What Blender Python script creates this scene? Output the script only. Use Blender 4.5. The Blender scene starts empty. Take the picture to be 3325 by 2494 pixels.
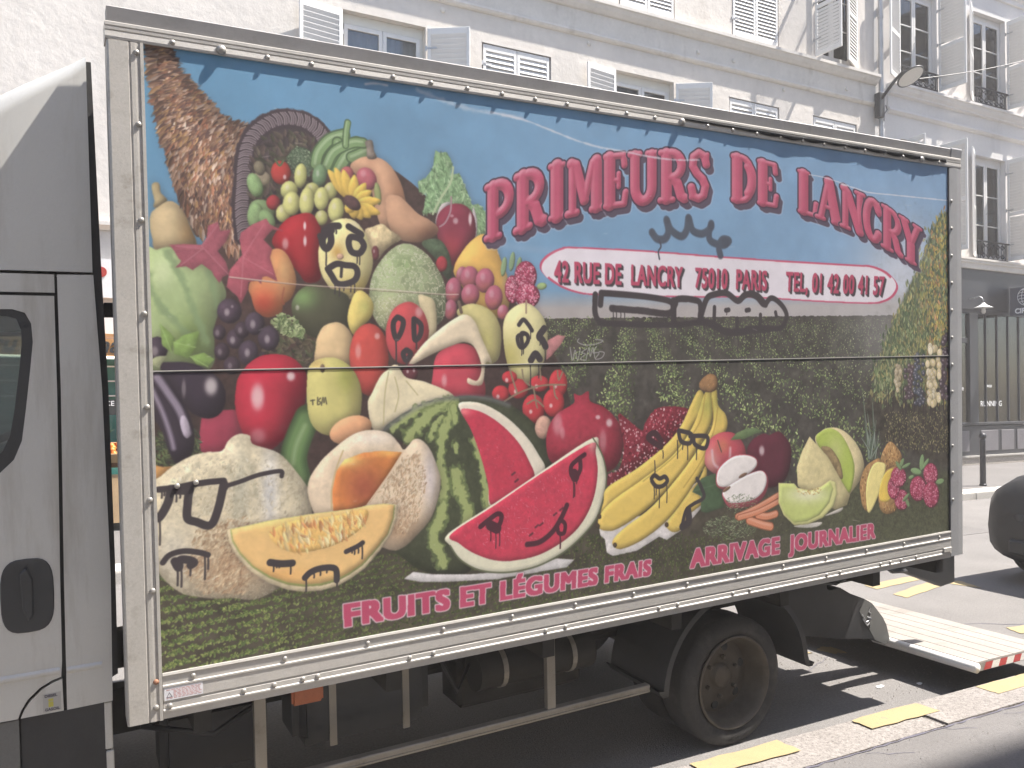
import bpy, math, random
import numpy as np
from mathutils import Matrix, Vector

# ------------------------------------------------------------------ camera, sky, sun, exposure
# World: X runs along the street (to the right), Y across it towards the houses opposite, Z up. Metres.
scene = bpy.context.scene
COL = scene.collection
cam_d = bpy.data.cameras.new('camera'); cam = bpy.data.objects.new('camera', cam_d); COL.objects.link(cam)
cam_d.sensor_fit = 'HORIZONTAL'; cam_d.sensor_width = 36.0; cam_d.lens = 36.0*2690/3325
cam_d.clip_start = .05; cam_d.clip_end = 2000
RT = Vector((0.8822199, -0.4708325, -0.0021998)); DN = Vector((0.0046510, 0.0133864, -0.9998996)); FW = Vector((0.4708146, 0.8821211, 0.0139995))
cm = Matrix.Identity(4)
for i in range(3): cm[i][0] = RT[i]; cm[i][1] = -DN[i]; cm[i][2] = -FW[i]
cm[0][3], cm[1][3], cm[2][3] = 0, 0, 1.78
cam.matrix_world = cm
scene.camera = cam

SUN = Vector((.55, -.205, 1.0)).normalized()            # towards the sun
w = bpy.data.worlds.new('World'); scene.world = w; w.use_nodes = True
nt = w.node_tree; nt.nodes.clear()
sky = nt.nodes.new('ShaderNodeTexSky'); sky.sky_type = 'NISHITA'; sky.sun_disc = False
sky.sun_elevation = math.asin(SUN.z); sky.sun_rotation = math.atan2(SUN.x, SUN.y)
sky.air_density = 1.0; sky.dust_density = 1.4; sky.ozone_density = 1.0
bg = nt.nodes.new('ShaderNodeBackground'); bg.inputs[1].default_value = .10
wo = nt.nodes.new('ShaderNodeOutputWorld'); nt.links.new(sky.outputs[0], bg.inputs[0]); nt.links.new(bg.outputs[0], wo.inputs[0])
sl_ = bpy.data.lights.new('sun', 'SUN'); sl_.energy = 5.0; sl_.angle = math.radians(.53); sl_.color = (1.0, .95, .88)
sun = bpy.data.objects.new('sun', sl_); COL.objects.link(sun); sun.rotation_euler = SUN.to_track_quat('Z', 'Y').to_euler()
scene.view_settings.view_transform = 'Standard'; scene.view_settings.look = 'None'; scene.view_settings.gamma = 1.0
scene.view_settings.use_curve_mapping = False; scene.view_settings.exposure = 1.56
scene.cycles.max_bounces = 4; scene.cycles.diffuse_bounces = 3; scene.cycles.glossy_bounces = 2; scene.cycles.caustics_reflective = False; scene.cycles.caustics_refractive = False; scene.cycles.transparent_max_bounces = 12
scene.cycles.use_denoising = True; scene.cycles.volume_bounces = 0; scene.cycles.use_adaptive_sampling = True; scene.cycles.adaptive_threshold = .025; scene.cycles.adaptive_min_samples = 16
rnd = random.Random(11)

PRINT_K = 1.0
# ------------------------------------------------------------------ helpers: materials
def lin(c): return tuple(((v/255+.055)/1.055)**2.4 if v > 10 else v/255/12.92 for v in c)
MATS = {}
def mat(name, col, rough=.7, metal=0., var=.0, vscale=6., fine=.0, fscale=80., bump=0., bscale=60., spec=.5, coat=0., stain=None, stretch=None, coords='Object'):
    """Principled material; var/fine: large and fine colour variation; stain: (colour, scale, lo, hi)"""
    m = bpy.data.materials.new(name); m.use_nodes = True; n = m.node_tree.nodes; l = m.node_tree.links
    b = n['Principled BSDF']; b.inputs['Roughness'].default_value = rough; b.inputs['Metallic'].default_value = metal
    b.inputs['Specular IOR Level'].default_value = spec; b.inputs['Coat Weight'].default_value = coat
    tc = n.new('ShaderNodeTexCoord'); out = tc.outputs[coords]
    col = tuple(col[:3])+(1,)
    cur = None
    def noise(sc, det=4, rg=.6, st=None):
        t = n.new('ShaderNodeTexNoise'); t.inputs['Scale'].default_value = sc; t.inputs['Detail'].default_value = det; t.inputs['Roughness'].default_value = rg
        v = out
        if st:
            mp_ = n.new('ShaderNodeMapping'); mp_.inputs['Scale'].default_value = st; l.new(out, mp_.inputs[0]); v = mp_.outputs[0]
        l.new(v, t.inputs['Vector']); return t.outputs['Fac']
    def scale(fac, a):
        mr = n.new('ShaderNodeMapRange'); mr.inputs[1].default_value = .25; mr.inputs[2].default_value = .75; mr.inputs[3].default_value = 1-a; mr.inputs[4].default_value = 1+a; l.new(fac, mr.inputs[0]); return mr.outputs[0]
    rgb = n.new('ShaderNodeRGB'); rgb.outputs[0].default_value = col; cur = rgb.outputs[0]
    for a, s in ((var, vscale), (fine, fscale)):
        if a:
            vm = n.new('ShaderNodeVectorMath'); vm.operation = 'SCALE'; l.new(cur, vm.inputs[0]); l.new(scale(noise(s), a), vm.inputs['Scale']); cur = vm.outputs[0]
    if stain:
        sc_, ss, lo, hi = stain
        mr = n.new('ShaderNodeMapRange'); mr.inputs[1].default_value = lo; mr.inputs[2].default_value = hi; l.new(noise(ss, 6, .7, stretch), mr.inputs[0])
        mx = n.new('ShaderNodeMix'); mx.data_type = 'RGBA'; l.new(mr.outputs[0], mx.inputs[0]); l.new(cur, mx.inputs[6]); mx.inputs[7].default_value = tuple(sc_[:3])+(1,); cur = mx.outputs[2]
    l.new(cur, b.inputs['Base Color'])
    if bump:
        bp = n.new('ShaderNodeBump'); bp.inputs['Strength'].default_value = bump; bp.inputs['Distance'].default_value = .01; l.new(noise(bscale, 5), bp.inputs['Height']); l.new(bp.outputs[0], b.inputs['Normal'])
    MATS[name] = m; return m
def glass(name, tint, through=.75, rough=.03):
    m = bpy.data.materials.new(name); m.use_nodes = True; n = m.node_tree.nodes; l = m.node_tree.links; n.clear()
    o = n.new('ShaderNodeOutputMaterial'); t = n.new('ShaderNodeBsdfTransparent'); t.inputs[0].default_value = tuple(tint)+(1,)
    g = n.new('ShaderNodeBsdfGlossy'); g.inputs['Roughness'].default_value = rough; g.inputs[0].default_value = (.9, .93, .95, 1)
    fr = n.new('ShaderNodeFresnel'); fr.inputs[0].default_value = 1.5
    mr = n.new('ShaderNodeMapRange'); mr.inputs[3].default_value = 1-through-.1; mr.inputs[4].default_value = 1.; l.new(fr.outputs[0], mr.inputs[0])
    mx = n.new('ShaderNodeMixShader'); l.new(mr.outputs[0], mx.inputs[0]); l.new(t.outputs[0], mx.inputs[1]); l.new(g.outputs[0], mx.inputs[2]); l.new(mx.outputs[0], o.inputs[0]); MATS[name] = m; return m

mat('plaster', (.62, .575, .525), .9, var=.07, vscale=.9, fine=.05, fscale=9, bump=.8, bscale=7, spec=.2, stain=((.47, .43, .385), 1.1, .55, .82), stretch=(1, 1, .22))
mat('plaster_white', (.66, .635, .615), .9, var=.06, vscale=.8, fine=.04, fscale=12, bump=.4, bscale=12, spec=.2, stain=((.50, .47, .45), 1.2, .56, .85), stretch=(1, 1, .2))
mat('moulding', (.62, .585, .54), .85, var=.07, vscale=2.5, fine=.05, fscale=20, bump=.15, bscale=40, spec=.2, stain=((.36, .32, .27), 2.4, .58, .85), stretch=(1, 1, .35))
mat('white_paint', (.70, .685, .665), .55, var=.05, vscale=5, fine=.03, fscale=60, stain=((.5, .47, .43), 7, .66, .9))
mat('slat_paint', (.68, .66, .635), .6, var=.06, vscale=4)
mat('window_frame', (.70, .68, .62), .5, var=.05, vscale=6)
mat('iron', (.035, .035, .04), .45, metal=.3, var=.2, vscale=20)
mat('zinc', (.42, .42, .43), .45, metal=.5, var=.12, vscale=5, stain=((.2, .2, .2), 5, .6, .85))
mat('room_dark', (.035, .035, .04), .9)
mat('curtain', (.36, .37, .38), .9, var=.12, vscale=9)
glass('pane', (.84, .85, .86), .88)
glass('cab_glass', (.62, .68, .68), .80)
mat('aluminium', (.50, .475, .44), .5, metal=.35, var=.09, vscale=3, fine=.06, fscale=70, bump=.06, bscale=120, stain=((.24, .215, .18), 5, .60, .86))
mat('aluminium_dirty', (.43, .405, .37), .6, metal=.25, var=.1, vscale=4, fine=.10, fscale=110, bump=.06, bscale=160, stain=((.24, .215, .175), 9, .55, .8))
mat('roof_edge', (.26, .25, .245), .6, metal=.2, var=.12, vscale=5, fine=.06, fscale=60, stain=((.14, .13, .12), 6, .6, .8))
mat('post_grey', (.34, .335, .335), .55, metal=.25, var=.07, vscale=4, fine=.05, fscale=90, stain=((.2, .19, .18), 4, .62, .85))
mat('rivet', (.36, .34, .31), .42, metal=.5, var=.15, vscale=30)
mat('rust_rivet', (.30, .15, .09), .7, metal=.2, var=.2, vscale=60)
mat('seal', (.02, .02, .022), .7, var=.2, vscale=30)
mat('silver_paint', (.54, .53, .50), .36, metal=.1, var=.04, vscale=3, fine=.03, fscale=220, coat=.3, stain=((.30, .27, .225), 7, .50, .85), stretch=(1, 1, .12))
mat('fairing_paint', (.52, .51, .48), .42, metal=.1, var=.05, vscale=2, fine=.04, fscale=200, coat=.2, stain=((.36, .33, .28), 5, .52, .85), stretch=(1, 1, .15))
mat('black_plastic', (.022, .022, .024), .55, var=.2, vscale=8, fine=.15, fscale=200)
mat('dark_plastic', (.032, .033, .035), .5, var=.15, vscale=10, fine=.12, fscale=250)
mat('skirt_grey', (.13, .13, .125), .6, var=.1, vscale=6, fine=.1, fscale=200)
mat('chassis', (.030, .028, .025), .75, metal=.2, var=.25, vscale=7, stain=((.05, .042, .034), 6, .55, .8))
mat('guard_rail', (.30, .275, .235), .5, metal=.4, var=.15, vscale=5, stain=((.13, .115, .09), 6, .55, .8))
mat('tyre', (.034, .032, .031), .8, var=.2, vscale=9, fine=.12, fscale=90, bump=.2, bscale=90, stain=((.10, .093, .084), 5, .5, .8))
mat('rim_steel', (.105, .088, .068), .6, metal=.35, var=.25, vscale=9, stain=((.065, .055, .045), 7, .5, .75))
mat('lamp_orange', (.42, .12, .04), .35, var=.15, vscale=30, spec=.6)
mat('platform', (.27, .245, .22), .6, metal=.1, var=.10, vscale=3, fine=.12, fscale=60, bump=.2, bscale=80, stain=((.15, .13, .11), 4, .52, .8), stretch=(.4, 1, 1))
mat('stripe_red', (.42, .05, .05), .5); mat('stripe_white', (.7, .68, .64), .5)
mat('asphalt', (.165, .156, .15), .92, var=.16, vscale=1.2, fine=.22, fscale=70, bump=.6, bscale=120, spec=.25, stain=((.26, .245, .235), 55, .60, .70))
mat('asphalt_pavement', (.14, .132, .128), .9, var=.14, vscale=1.1, fine=.16, fscale=80, bump=.4, bscale=120, spec=.25, stain=((.095, .09, .086), 2.2, .56, .8))
mat('granite', (.225, .205, .19), .85, var=.12, vscale=3, fine=.32, fscale=55, bump=.5, bscale=90, spec=.3, stain=((.11, .098, .09), 60, .54, .64))
mat('granite_far', (.44, .42, .39), .85, var=.08, vscale=3, fine=.22, fscale=60, bump=.4, bscale=90, spec=.3, stain=((.27, .25, .22), 12, .55, .8))
mat("yellow_paint", (.29, .225, .115), .75, var=.07, vscale=7, fine=.08, fscale=120, bump=.15, bscale=160, stain=((.19, .165, .12), 17, .60, .70))
mat('shop_black', (.030, .031, .036), .5, var=.12, vscale=3, fine=.1, fscale=60)
mat('shop_panel', (.16, .15, .16), .55, var=.1, vscale=4)
mat('white_letter', (.80, .80, .80), .6); mat('sign_dark', (.08, .085, .11), .5, var=.08, vscale=5)
mat('orange_fascia', (.47, .235, .075), .6, var=.06, vscale=4); mat('ink', (.018, .02, .02), .6)
mat('green_paint', (.03, .15, .12), .5, var=.15, vscale=6); mat('tan_board', (.42, .29, .16), .7, var=.08, vscale=5)
mat('poster_orange', (.36, .14, .08), .6, var=.2, vscale=6); mat('poster_dark', (.10, .115, .10), .6, var=.3, vscale=9); mat('poster_red', (.30, .10, .07), .6, var=.2, vscale=6); mat('poster_grey', (.34, .35, .34), .6, var=.15, vscale=5); mat('poster_cream', (.52, .48, .38), .6); mat('poster_green', (.045, .10, .07), .6, var=.2, vscale=8)
mat('wood', (.33, .21, .11), .7, var=.2, vscale=12); mat('fruit_orange', (.6, .2, .03), .5, var=.2, vscale=20); mat('fruit_red', (.4, .04, .03), .4, var=.2, vscale=20); mat('fruit_brown', (.26, .15, .05), .6, var=.3, vscale=40, bump=.6, bscale=60); mat('leaf_green', (.06, .12, .05), .6, var=.25, vscale=20)
mat('lens', (.62, .60, .56), .35); mat('car_paint', (.012, .012, .014), .45, coat=.2, fine=.1, fscale=100); mat('car_glass', (.03, .035, .04), .08)
mat('sticker', (.66, .65, .67), .5, var=.04, vscale=40); mat('sticker_grey', (.40, .385, .36), .5); mat('sticker_red', (.45, .18, .16), .6); mat('sticker_yellow', (.5, .45, .08), .6); mat('sticker_ink', (.09, .085, .11), .6)
mat('far_house', (.66, .62, .56), .9, var=.05, vscale=1)

# plinth with a small pierced diamond pattern
m = bpy.data.materials.new('pierced'); m.use_nodes = True; n = m.node_tree.nodes; l = m.node_tree.links; b = n['Principled BSDF']; b.inputs['Roughness'].default_value = .8
tc = n.new('ShaderNodeTexCoord'); mp = n.new('ShaderNodeMapping'); mp.inputs['Scale'].default_value = (22, 1, 32); mp.inputs['Rotation'].default_value = (0, .0, 0)
vo = n.new('ShaderNodeTexVoronoi'); vo.inputs['Scale'].default_value = 1; vo.inputs['Randomness'].default_value = .25
cr = n.new('ShaderNodeValToRGB'); cr.color_ramp.elements[0].position = .22; cr.color_ramp.elements[0].color = (.16, .145, .12, 1); cr.color_ramp.elements[1].position = .5; cr.color_ramp.elements[1].color = (.55, .50, .44, 1)
l.new(tc.outputs['Object'], mp.inputs[0]); l.new(mp.outputs[0], vo.inputs[0]); l.new(vo.outputs['Distance'], cr.inputs[0]); l.new(cr.outputs[0], b.inputs['Base Color']); MATS['pierced'] = m

# ------------------------------------------------------------------ helpers: meshes and objects
class MB:
    def __init__(s): s.v = []; s.f = []
    def add(s, vs, fs):
        o = len(s.v); s.v += [tuple(p) for p in vs]; s.f += [tuple(i+o for i in f) for f in fs]; return s
    def box(s, x0, x1, y0, y1, z0, z1):
        return s.add([(x0, y0, z0), (x1, y0, z0), (x1, y1, z0), (x0, y1, z0), (x0, y0, z1), (x1, y0, z1), (x1, y1, z1), (x0, y1, z1)], [(0, 3, 2, 1), (4, 5, 6, 7), (0, 1, 5, 4), (1, 2, 6, 5), (2, 3, 7, 6), (3, 0, 4, 7)])
    def prism(s, poly, axis, a, b):
        """polygon in the two other axes (in cyclic order), pushed along `axis` from a to b"""
        n = len(poly)
        def mk(p, t): return {'x': (t, p[0], p[1]), 'y': (p[0], t, p[1]), 'z': (p[0], p[1], t)}[axis]
        vs = [mk(p, a) for p in poly]+[mk(p, b) for p in poly]
        area = sum(poly[i][0]*poly[(i+1) % n][1]-poly[(i+1) % n][0]*poly[i][1] for i in range(n))
        flip = (area > 0) != (axis == 'y')
        f0 = tuple(range(n)); f1 = tuple(range(n, 2*n)); fs = [f0[::-1] if flip else f0, f1 if flip else f1[::-1]]
        for i in range(n):
            j = (i+1) % n; q = (i, j, n+j, n+i); fs.append(q if flip else q[::-1])
        return s.add(vs, fs)
    def lathe(s, prof, c, axis='z', seg=24, cap=True):
        """profile of (radius, along) turned about an axis through c"""
        vs = []; fs = []; n = len(prof)
        for k in range(seg):
            a = 2*math.pi*k/seg; ca, sa = math.cos(a), math.sin(a)
            for r, h in prof:
                if axis == 'z': vs.append((c[0]+r*ca, c[1]+r*sa, c[2]+h))
                elif axis == 'y': vs.append((c[0]+r*ca, c[1]+h, c[2]+r*sa))
                else: vs.append((c[0]+h, c[1]+r*ca, c[2]+r*sa))
        for k in range(seg):
            k2 = (k+1) % seg
            for i in range(n-1): 
                q = (k*n+i, k2*n+i, k2*n+i+1, k*n+i+1); fs.append(q[::-1] if axis == 'y' else q)
        return s.add(vs, fs)
    def tube(s, pts, r, seg=8, r2=None):
        P = [Vector(p) for p in pts]; rings = []; N = len(P); up = None
        for i, p in enumerate(P):
            d = (P[min(i+1, N-1)]-P[max(i-1, 0)]).normalized(); ref = Vector((0, 0, 1)) if abs(d.z) < .9 else Vector((1, 0, 0))
            u = d.cross(ref).normalized(); v = d.cross(u); rr = r if r2 is None else r+(r2-r)*i/(N-1)
            rings.append([tuple(p+u*(rr*math.cos(2*math.pi*k/seg))+v*(rr*math.sin(2*math.pi*k/seg))) for k in range(seg)])
        vs = [q for g in rings for q in g]; fs = []
        for i in range(N-1):
            for k in range(seg):
                k2 = (k+1) % seg; fs.append((i*seg+k, i*seg+k2, (i+1)*seg+k2, (i+1)*seg+k))
        fs.append(tuple(range(seg))[::-1]); fs.append(tuple((N-1)*seg+k for k in range(seg)))
        return s.add(vs, fs)
    def mesh(s, name, m, smooth=False, bevel=0., bseg=1):
        me = bpy.data.meshes.new(name); me.from_pydata(s.v, [], s.f); me.materials.append(MATS[m])
        import bmesh
        bm = bmesh.new(); bm.from_mesh(me); bmesh.ops.recalc_face_normals(bm, faces=bm.faces)
        if bevel: bmesh.ops.bevel(bm, geom=[e for e in bm.edges if len(e.link_faces) == 2 and e.calc_face_angle(0) > .5], offset=bevel, segments=bseg, affect='EDGES', clamp_overlap=True)
        bm.to_mesh(me); bm.free()
        if smooth: me.shade_smooth() if smooth is True else me.shade_auto_smooth() if hasattr(me, 'shade_auto_smooth') else me.shade_smooth()
        me.update(); return me
    def build(s, name, m, parent=None, smooth=False, bevel=0., bseg=1, loc=None, rot=None):
        return place(name, s.mesh(name, m, smooth, bevel, bseg), parent, loc, rot)
def place(name, me, parent=None, loc=None, rot=None):
    o = bpy.data.objects.new(name, me); COL.objects.link(o)
    if parent: o.parent = parent
    if loc: o.location = loc
    if rot: o.rotation_euler = rot
    return o
def smooth_by_angle(o, deg=35):
    me = o.data; me.shade_smooth(); 
    import bmesh
    bm = bmesh.new(); bm.from_mesh(me)
    for e in bm.edges: e.smooth = not (len(e.link_faces) == 2 and e.calc_face_angle(0) > math.radians(deg))
    bm.to_mesh(me); bm.free(); return o
def empty(name, loc=(0, 0, 0), rot=(0, 0, 0)):
    o = bpy.data.objects.new(name, None); COL.objects.link(o); o.location = loc; o.rotation_euler = rot; o.empty_display_size = .2; return o
def tag(o, label=None, cat=None, group=None, kind=None):
    if label: o['label'] = label
    if cat: o['category'] = cat
    if group: o['group'] = group
    if kind: o['kind'] = kind
    return o
def text_mesh(body, size, m, ext=.002, bold=0., shear=0., align='LEFT'):
    cu = bpy.data.curves.new('t', 'FONT'); cu.body = body; cu.size = size; cu.extrude = ext; cu.offset = bold; cu.shear = shear; cu.align_x = align; cu.resolution_u = 3
    ob = bpy.data.objects.new('t', cu); COL.objects.link(ob)
    me = bpy.data.meshes.new_from_object(ob.evaluated_get(bpy.context.evaluated_depsgraph_get())); bpy.data.objects.remove(ob); bpy.data.curves.remove(cu)
    me.materials.clear(); me.materials.append(MATS[m]); return me
FACE_CAM = (math.pi/2, 0, 0)      # text lying in a wall that faces the street

# ------------------------------------------------------------------ ground
MB().add([(-36, -2.2, 0), (62, -2.2, 0), (62, 20, 0), (-36, 20, 0)], [(0, 1, 2, 3)]).build('road', 'asphalt')['kind'] = 'structure'
# near pavement with its granite kerb
MB().box(-30, 60, -1.5, 2.690, -.2, .097).build('near_pavement', 'asphalt_pavement')['kind'] = 'structure'
MB().box(-30, 60, 9.13, 14, -.2, .118).build('far_pavement', 'asphalt_pavement')['kind'] = 'structure'
def kerb(name, y0, y1, z, xs, m, seed):
    base = MB().box(xs[0], xs[-1], y0+.01, y1-.01, -.2, z-.03).build(name, m); base['kind'] = 'structure'; r = random.Random(seed)
    for a, b in zip(xs[:-1], xs[1:]):
        dz = r.uniform(-.003, .003); MB().box(a+.004, b-.004, y0, y1, -.15, z+dz).build('kerb_stone', m, base, bevel=.012, bseg=2)
    return base
nk = kerb('near_kerb', 2.694, 2.985, .1, [-4, -2.9, -1.85, -.8, .3, 1.35, 2.62, 3.95, 5.0, 6.1, 7.2, 8.3], 'granite', 3)
fk = kerb('far_kerb', 8.70, 9.12, .12, [-6]+[-6+1.15*i for i in range(1, 32)], 'granite_far', 5)
# yellow dashes painted on the near kerb
def patch(poly, z, name, m, parent, seed=0, wob=.006, sub=6):
    r = random.Random(seed); P = []
    for i, p in enumerate(poly):
        q = poly[(i+1) % len(poly)]
        for k in range(sub):
            t = k/sub; P.append((p[0]+(q[0]-p[0])*t+r.uniform(-wob, wob), p[1]+(q[1]-p[1])*t+r.uniform(-wob, wob)))
    o = MB().prism(P, 'z', z, z+.0015).build(name, m, parent); return o
for i, (a, b) in enumerate([(.45, .95), (1.48, 2.0), (2.50, 3.05), (3.565, 4.075), (4.60, 5.12), (5.62, 6.15), (6.65, 7.15)]):
    patch([(a, 2.84), (b+.0, 2.83), (b-.01, 2.965), (a-.01, 2.965)], .1035, 'yellow_dash', 'yellow_paint', nk, i)
# yellow zone markings on the road
zm = [([(6.55, 5.30), (7.25, 5.34), (7.25, 5.20), (6.52, 5.14)]), ([(6.48, 4.94), (7.23, 5.11), (7.22, 4.95), (6.47, 4.79)]), ([(7.34, 5.05), (7.50, 4.98), (7.40, 4.72), (7.31, 4.95)]), ([(6.30, 3.82), (6.9, 3.73), (6.85, 3.58), (6.25, 3.68)])]
road = bpy.data.objects['road']
for i, p in enumerate(zm): patch(p, .003, 'road_marking', 'yellow_paint', road, 30+i, .008)
for i, p in enumerate([[(4.39, 4.16), (4.41, 4.19), (4.49, 4.18), (4.46, 4.14)], [(4.60, 4.12), (4.68, 4.15), (4.75, 4.12), (4.73, 3.98), (4.64, 4.01)], [(4.47, 4.10), (4.5, 4.12), (4.53, 4.08)]]): patch(p, .003, 'road_marking', 'yellow_paint', road, 60+i, .014, 5)
# cracked mortar joint behind the near kerb and cracks in the tarmac
r = random.Random(21); jm = MB(); pv_ = None
def crack(pts, w, z, b):
    P = []
    for (x, y) in pts: P.append((x, y, w*r.uniform(.4, 1.3)))
    for p, q in zip(P[:-1], P[1:]): b.add([(p[0], p[1]-p[2], z), (q[0], q[1]-q[2], z), (q[0], q[1]+q[2], z), (p[0], p[1]+p[2], z)], [(0, 1, 2, 3)])
crack([(1.5+.05*i, 2.688+r.uniform(-.006, .006)) for i in range(120)], .006, .1005, jm)
for (x, y, L_) in [(3.3, 2.66, 8), (3.9, 2.67, 6), (4.35, 2.66, 10), (4.75, 2.67, 5)]: crack([(x+.03*i, y-.012*i+r.uniform(-.012, .012)) for i in range(L_)], .0025, .0985, jm)
jo = jm.build('pavement_cracks', 'sticker_ink', bpy.data.objects['near_pavement']); jo['kind'] = 'stuff'
rm_ = MB(); crack([(3.9+.06*i, 3.75+.02*i+r.uniform(-.02, .02)) for i in range(18)], .003, .002, rm_); crack([(5.6+.1*i, 4.3-.05*i+r.uniform(-.03, .03)) for i in range(20)], .005, .002, rm_); crack([(6.0+.2*i, 6.8+r.uniform(-.03, .03)) for i in range(40)], .007, .002, rm_)
ro = rm_.build('road_cracks', 'sticker_ink', road); ro['kind'] = 'stuff'
MB().prism([(9.4, 6.6), (10.6, 6.55), (10.8, 7.5), (9.5, 7.6)], 'z', .001, .004).build('road_patch', 'asphalt_pavement', road)
# grit and bits of litter on the tarmac
r = random.Random(9); g = MB()
for _ in range(420):
    x, y, s = r.uniform(3.9, 5.0), r.uniform(3.02, 4.4), r.uniform(.002, .006)
    g.add([(x-s, y-s, .001), (x+s, y-s*.6, .001), (x+s*.4, y+s, .001), (x, y, s*1.3)], [(0, 1, 3), (1, 2, 3), (2, 0, 3)])
for _ in range(500):
    x, y, s = r.uniform(2.2, 6.0), r.uniform(1.4, 2.68), r.uniform(.0015, .004)
    g.add([(x-s, y-s, .098), (x+s, y-s*.6, .098), (x+s*.4, y+s, .098), (x, y, .098+s*1.3)], [(0, 1, 3), (1, 2, 3), (2, 0, 3)])
tag(g.build('grit', 'granite'), 'pale grit scattered over the tarmac behind the truck', 'grit', kind='stuff')
for i, (x, y, z, s, lab) in enumerate([(4.36, 3.42, .002, .035, 'small white paper scrap on the sunlit tarmac behind the truck'), (4.62, 3.34, .002, .02, 'tiny pale scrap on the tarmac nearest the yellow kerb dash')]):
    tag(MB().prism([(x-s, y-.006), (x-.01, y-.016), (x+s, y-.004), (x+s*.8, y+.012), (x-s*.6, y+.012)], 'z', z, z+.004).build('paper_scrap', 'white_letter'), lab, 'litter', 'paper scraps on the tarmac')
# ------------------------------------------------------------------ the houses opposite
YF = 12.40
def wall_mesh(x0, x1, z0, z1, holes, y, depth, sub=0):
    """front face at y with rectangular openings and their reveals"""
    xs = sorted({x0, x1, *[h[0] for h in holes], *[h[1] for h in holes]}); zs = sorted({z0, z1, *[h[2] for h in holes], *[h[3] for h in holes]}); b = MB()
    for a, c in zip(xs[:-1], xs[1:]):
        for d, e in zip(zs[:-1], zs[1:]):
            mx, mz = (a+c)/2, (d+e)/2
            if any(h[0] < mx < h[1] and h[2] < mz < h[3] for h in holes): continue
            b.add([(a, y, d), (c, y, d), (c, y, e), (a, y, e)], [(0, 1, 2, 3)])
    for (a, c, d, e) in holes:
        Y = y+depth; b.add([(a, y, d), (a, Y, d), (a, Y, e), (a, y, e)], [(0, 1, 2, 3)]); b.add([(c, y, d), (c, y, e), (c, Y, e), (c, Y, d)], [(0, 1, 2, 3)])
        b.add([(a, y, e), (a, Y, e), (c, Y, e), (c, y, e)], [(0, 1, 2, 3)]); b.add([(a, y, d), (c, y, d), (c, Y, d), (a, Y, d)], [(0, 1, 2, 3)])
    b.add([(x0, y, z0), (x0, y+6, z0), (x0, y+6, z1), (x0, y, z1)], [(0, 1, 2, 3)]); b.add([(x1, y, z0), (x1, y, z1), (x1, y+6, z1), (x1, y+6, z0)], [(0, 1, 2, 3)]); b.add([(x0, y, z1), (x0, y+6, z1), (x1, y+6, z1), (x1, y, z1)], [(0, 1, 2, 3)])
    return b
_slat = {}
def slat_mesh(wd, pitch):
    k = (round(wd, 3), round(pitch, 3))
    if k not in _slat:
        dy, dz, t = .017, pitch*.52, .0045; b = MB()      # outer edge (-y) is the lower one
        b.prism([(-dy, -dz-t), (dy, dz-t), (dy, dz+t), (-dy, -dz+t)], 'x', 0, wd); _slat[k] = b.mesh('slat', 'slat_paint')
    return _slat[k]
def leaf(bld, hx, phi, z0, z1, wd=.66, show=None, pitch=.078, hy=YF-.03, mid=True, flip=False):
    """a louvred shutter leaf hinged at hx; phi: direction from the hinge, degrees from +X turning to the street.
    show: (za, zb) range whose slats are separate pieces, the rest is joined"""
    e = .055; t = .035; b = MB(); h = z1-z0
    b.box(0, e, -t/2, t/2, 0, h).box(wd-e, wd, -t/2, t/2, 0, h).box(e, wd-e, -t/2, t/2, 0, .10).box(e, wd-e, -t/2, t/2, h-.11, h)
    mids = []
    if mid:
        mz = h*.46; b.box(e, wd-e, -t/2, t/2, mz-.045, mz+.045); mids = [mz]
    o = b.build('shutter', 'white_paint', bld, bevel=.004, loc=(hx, hy, z0), rot=(0, 0, -math.radians(phi)))
    for q in (.16, .5, .86): MB().prism([(-.035, -.04), (-.005, -.04), (-.005, -.012), (.16, -.012), (.16, .012), (-.005, .012), (-.005, .04), (-.035, .04)], 'y', -t/2-.008, -t/2).build('hinge', 'zinc', o, loc=(0, 0, h*q))
    me = slat_mesh(wd-2*e-.004, pitch); rest = MB(); z = .10+pitch*.6; base = [tuple(v.co) for v in me.vertices]; fac = [tuple(p.vertices) for p in me.polygons]
    while z < h-.11-pitch*.3:
        if not any(abs(z-m_) < .045+pitch*.35 for m_ in mids):
            zz = z0+z
            if show and show[0] <= zz <= show[1]:
                q = place('slat', me, o, (e+.002, 0, z))
                if flip: q.scale.y = -1
            else: rest.add([(v[0]+e+.002, -v[1] if flip else v[1], v[2]+z) for v in base], fac)
        z += pitch
    if rest.v: rest.build('lower_slats', 'slat_paint', o)['kind'] = 'stuff'
    return o
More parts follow.
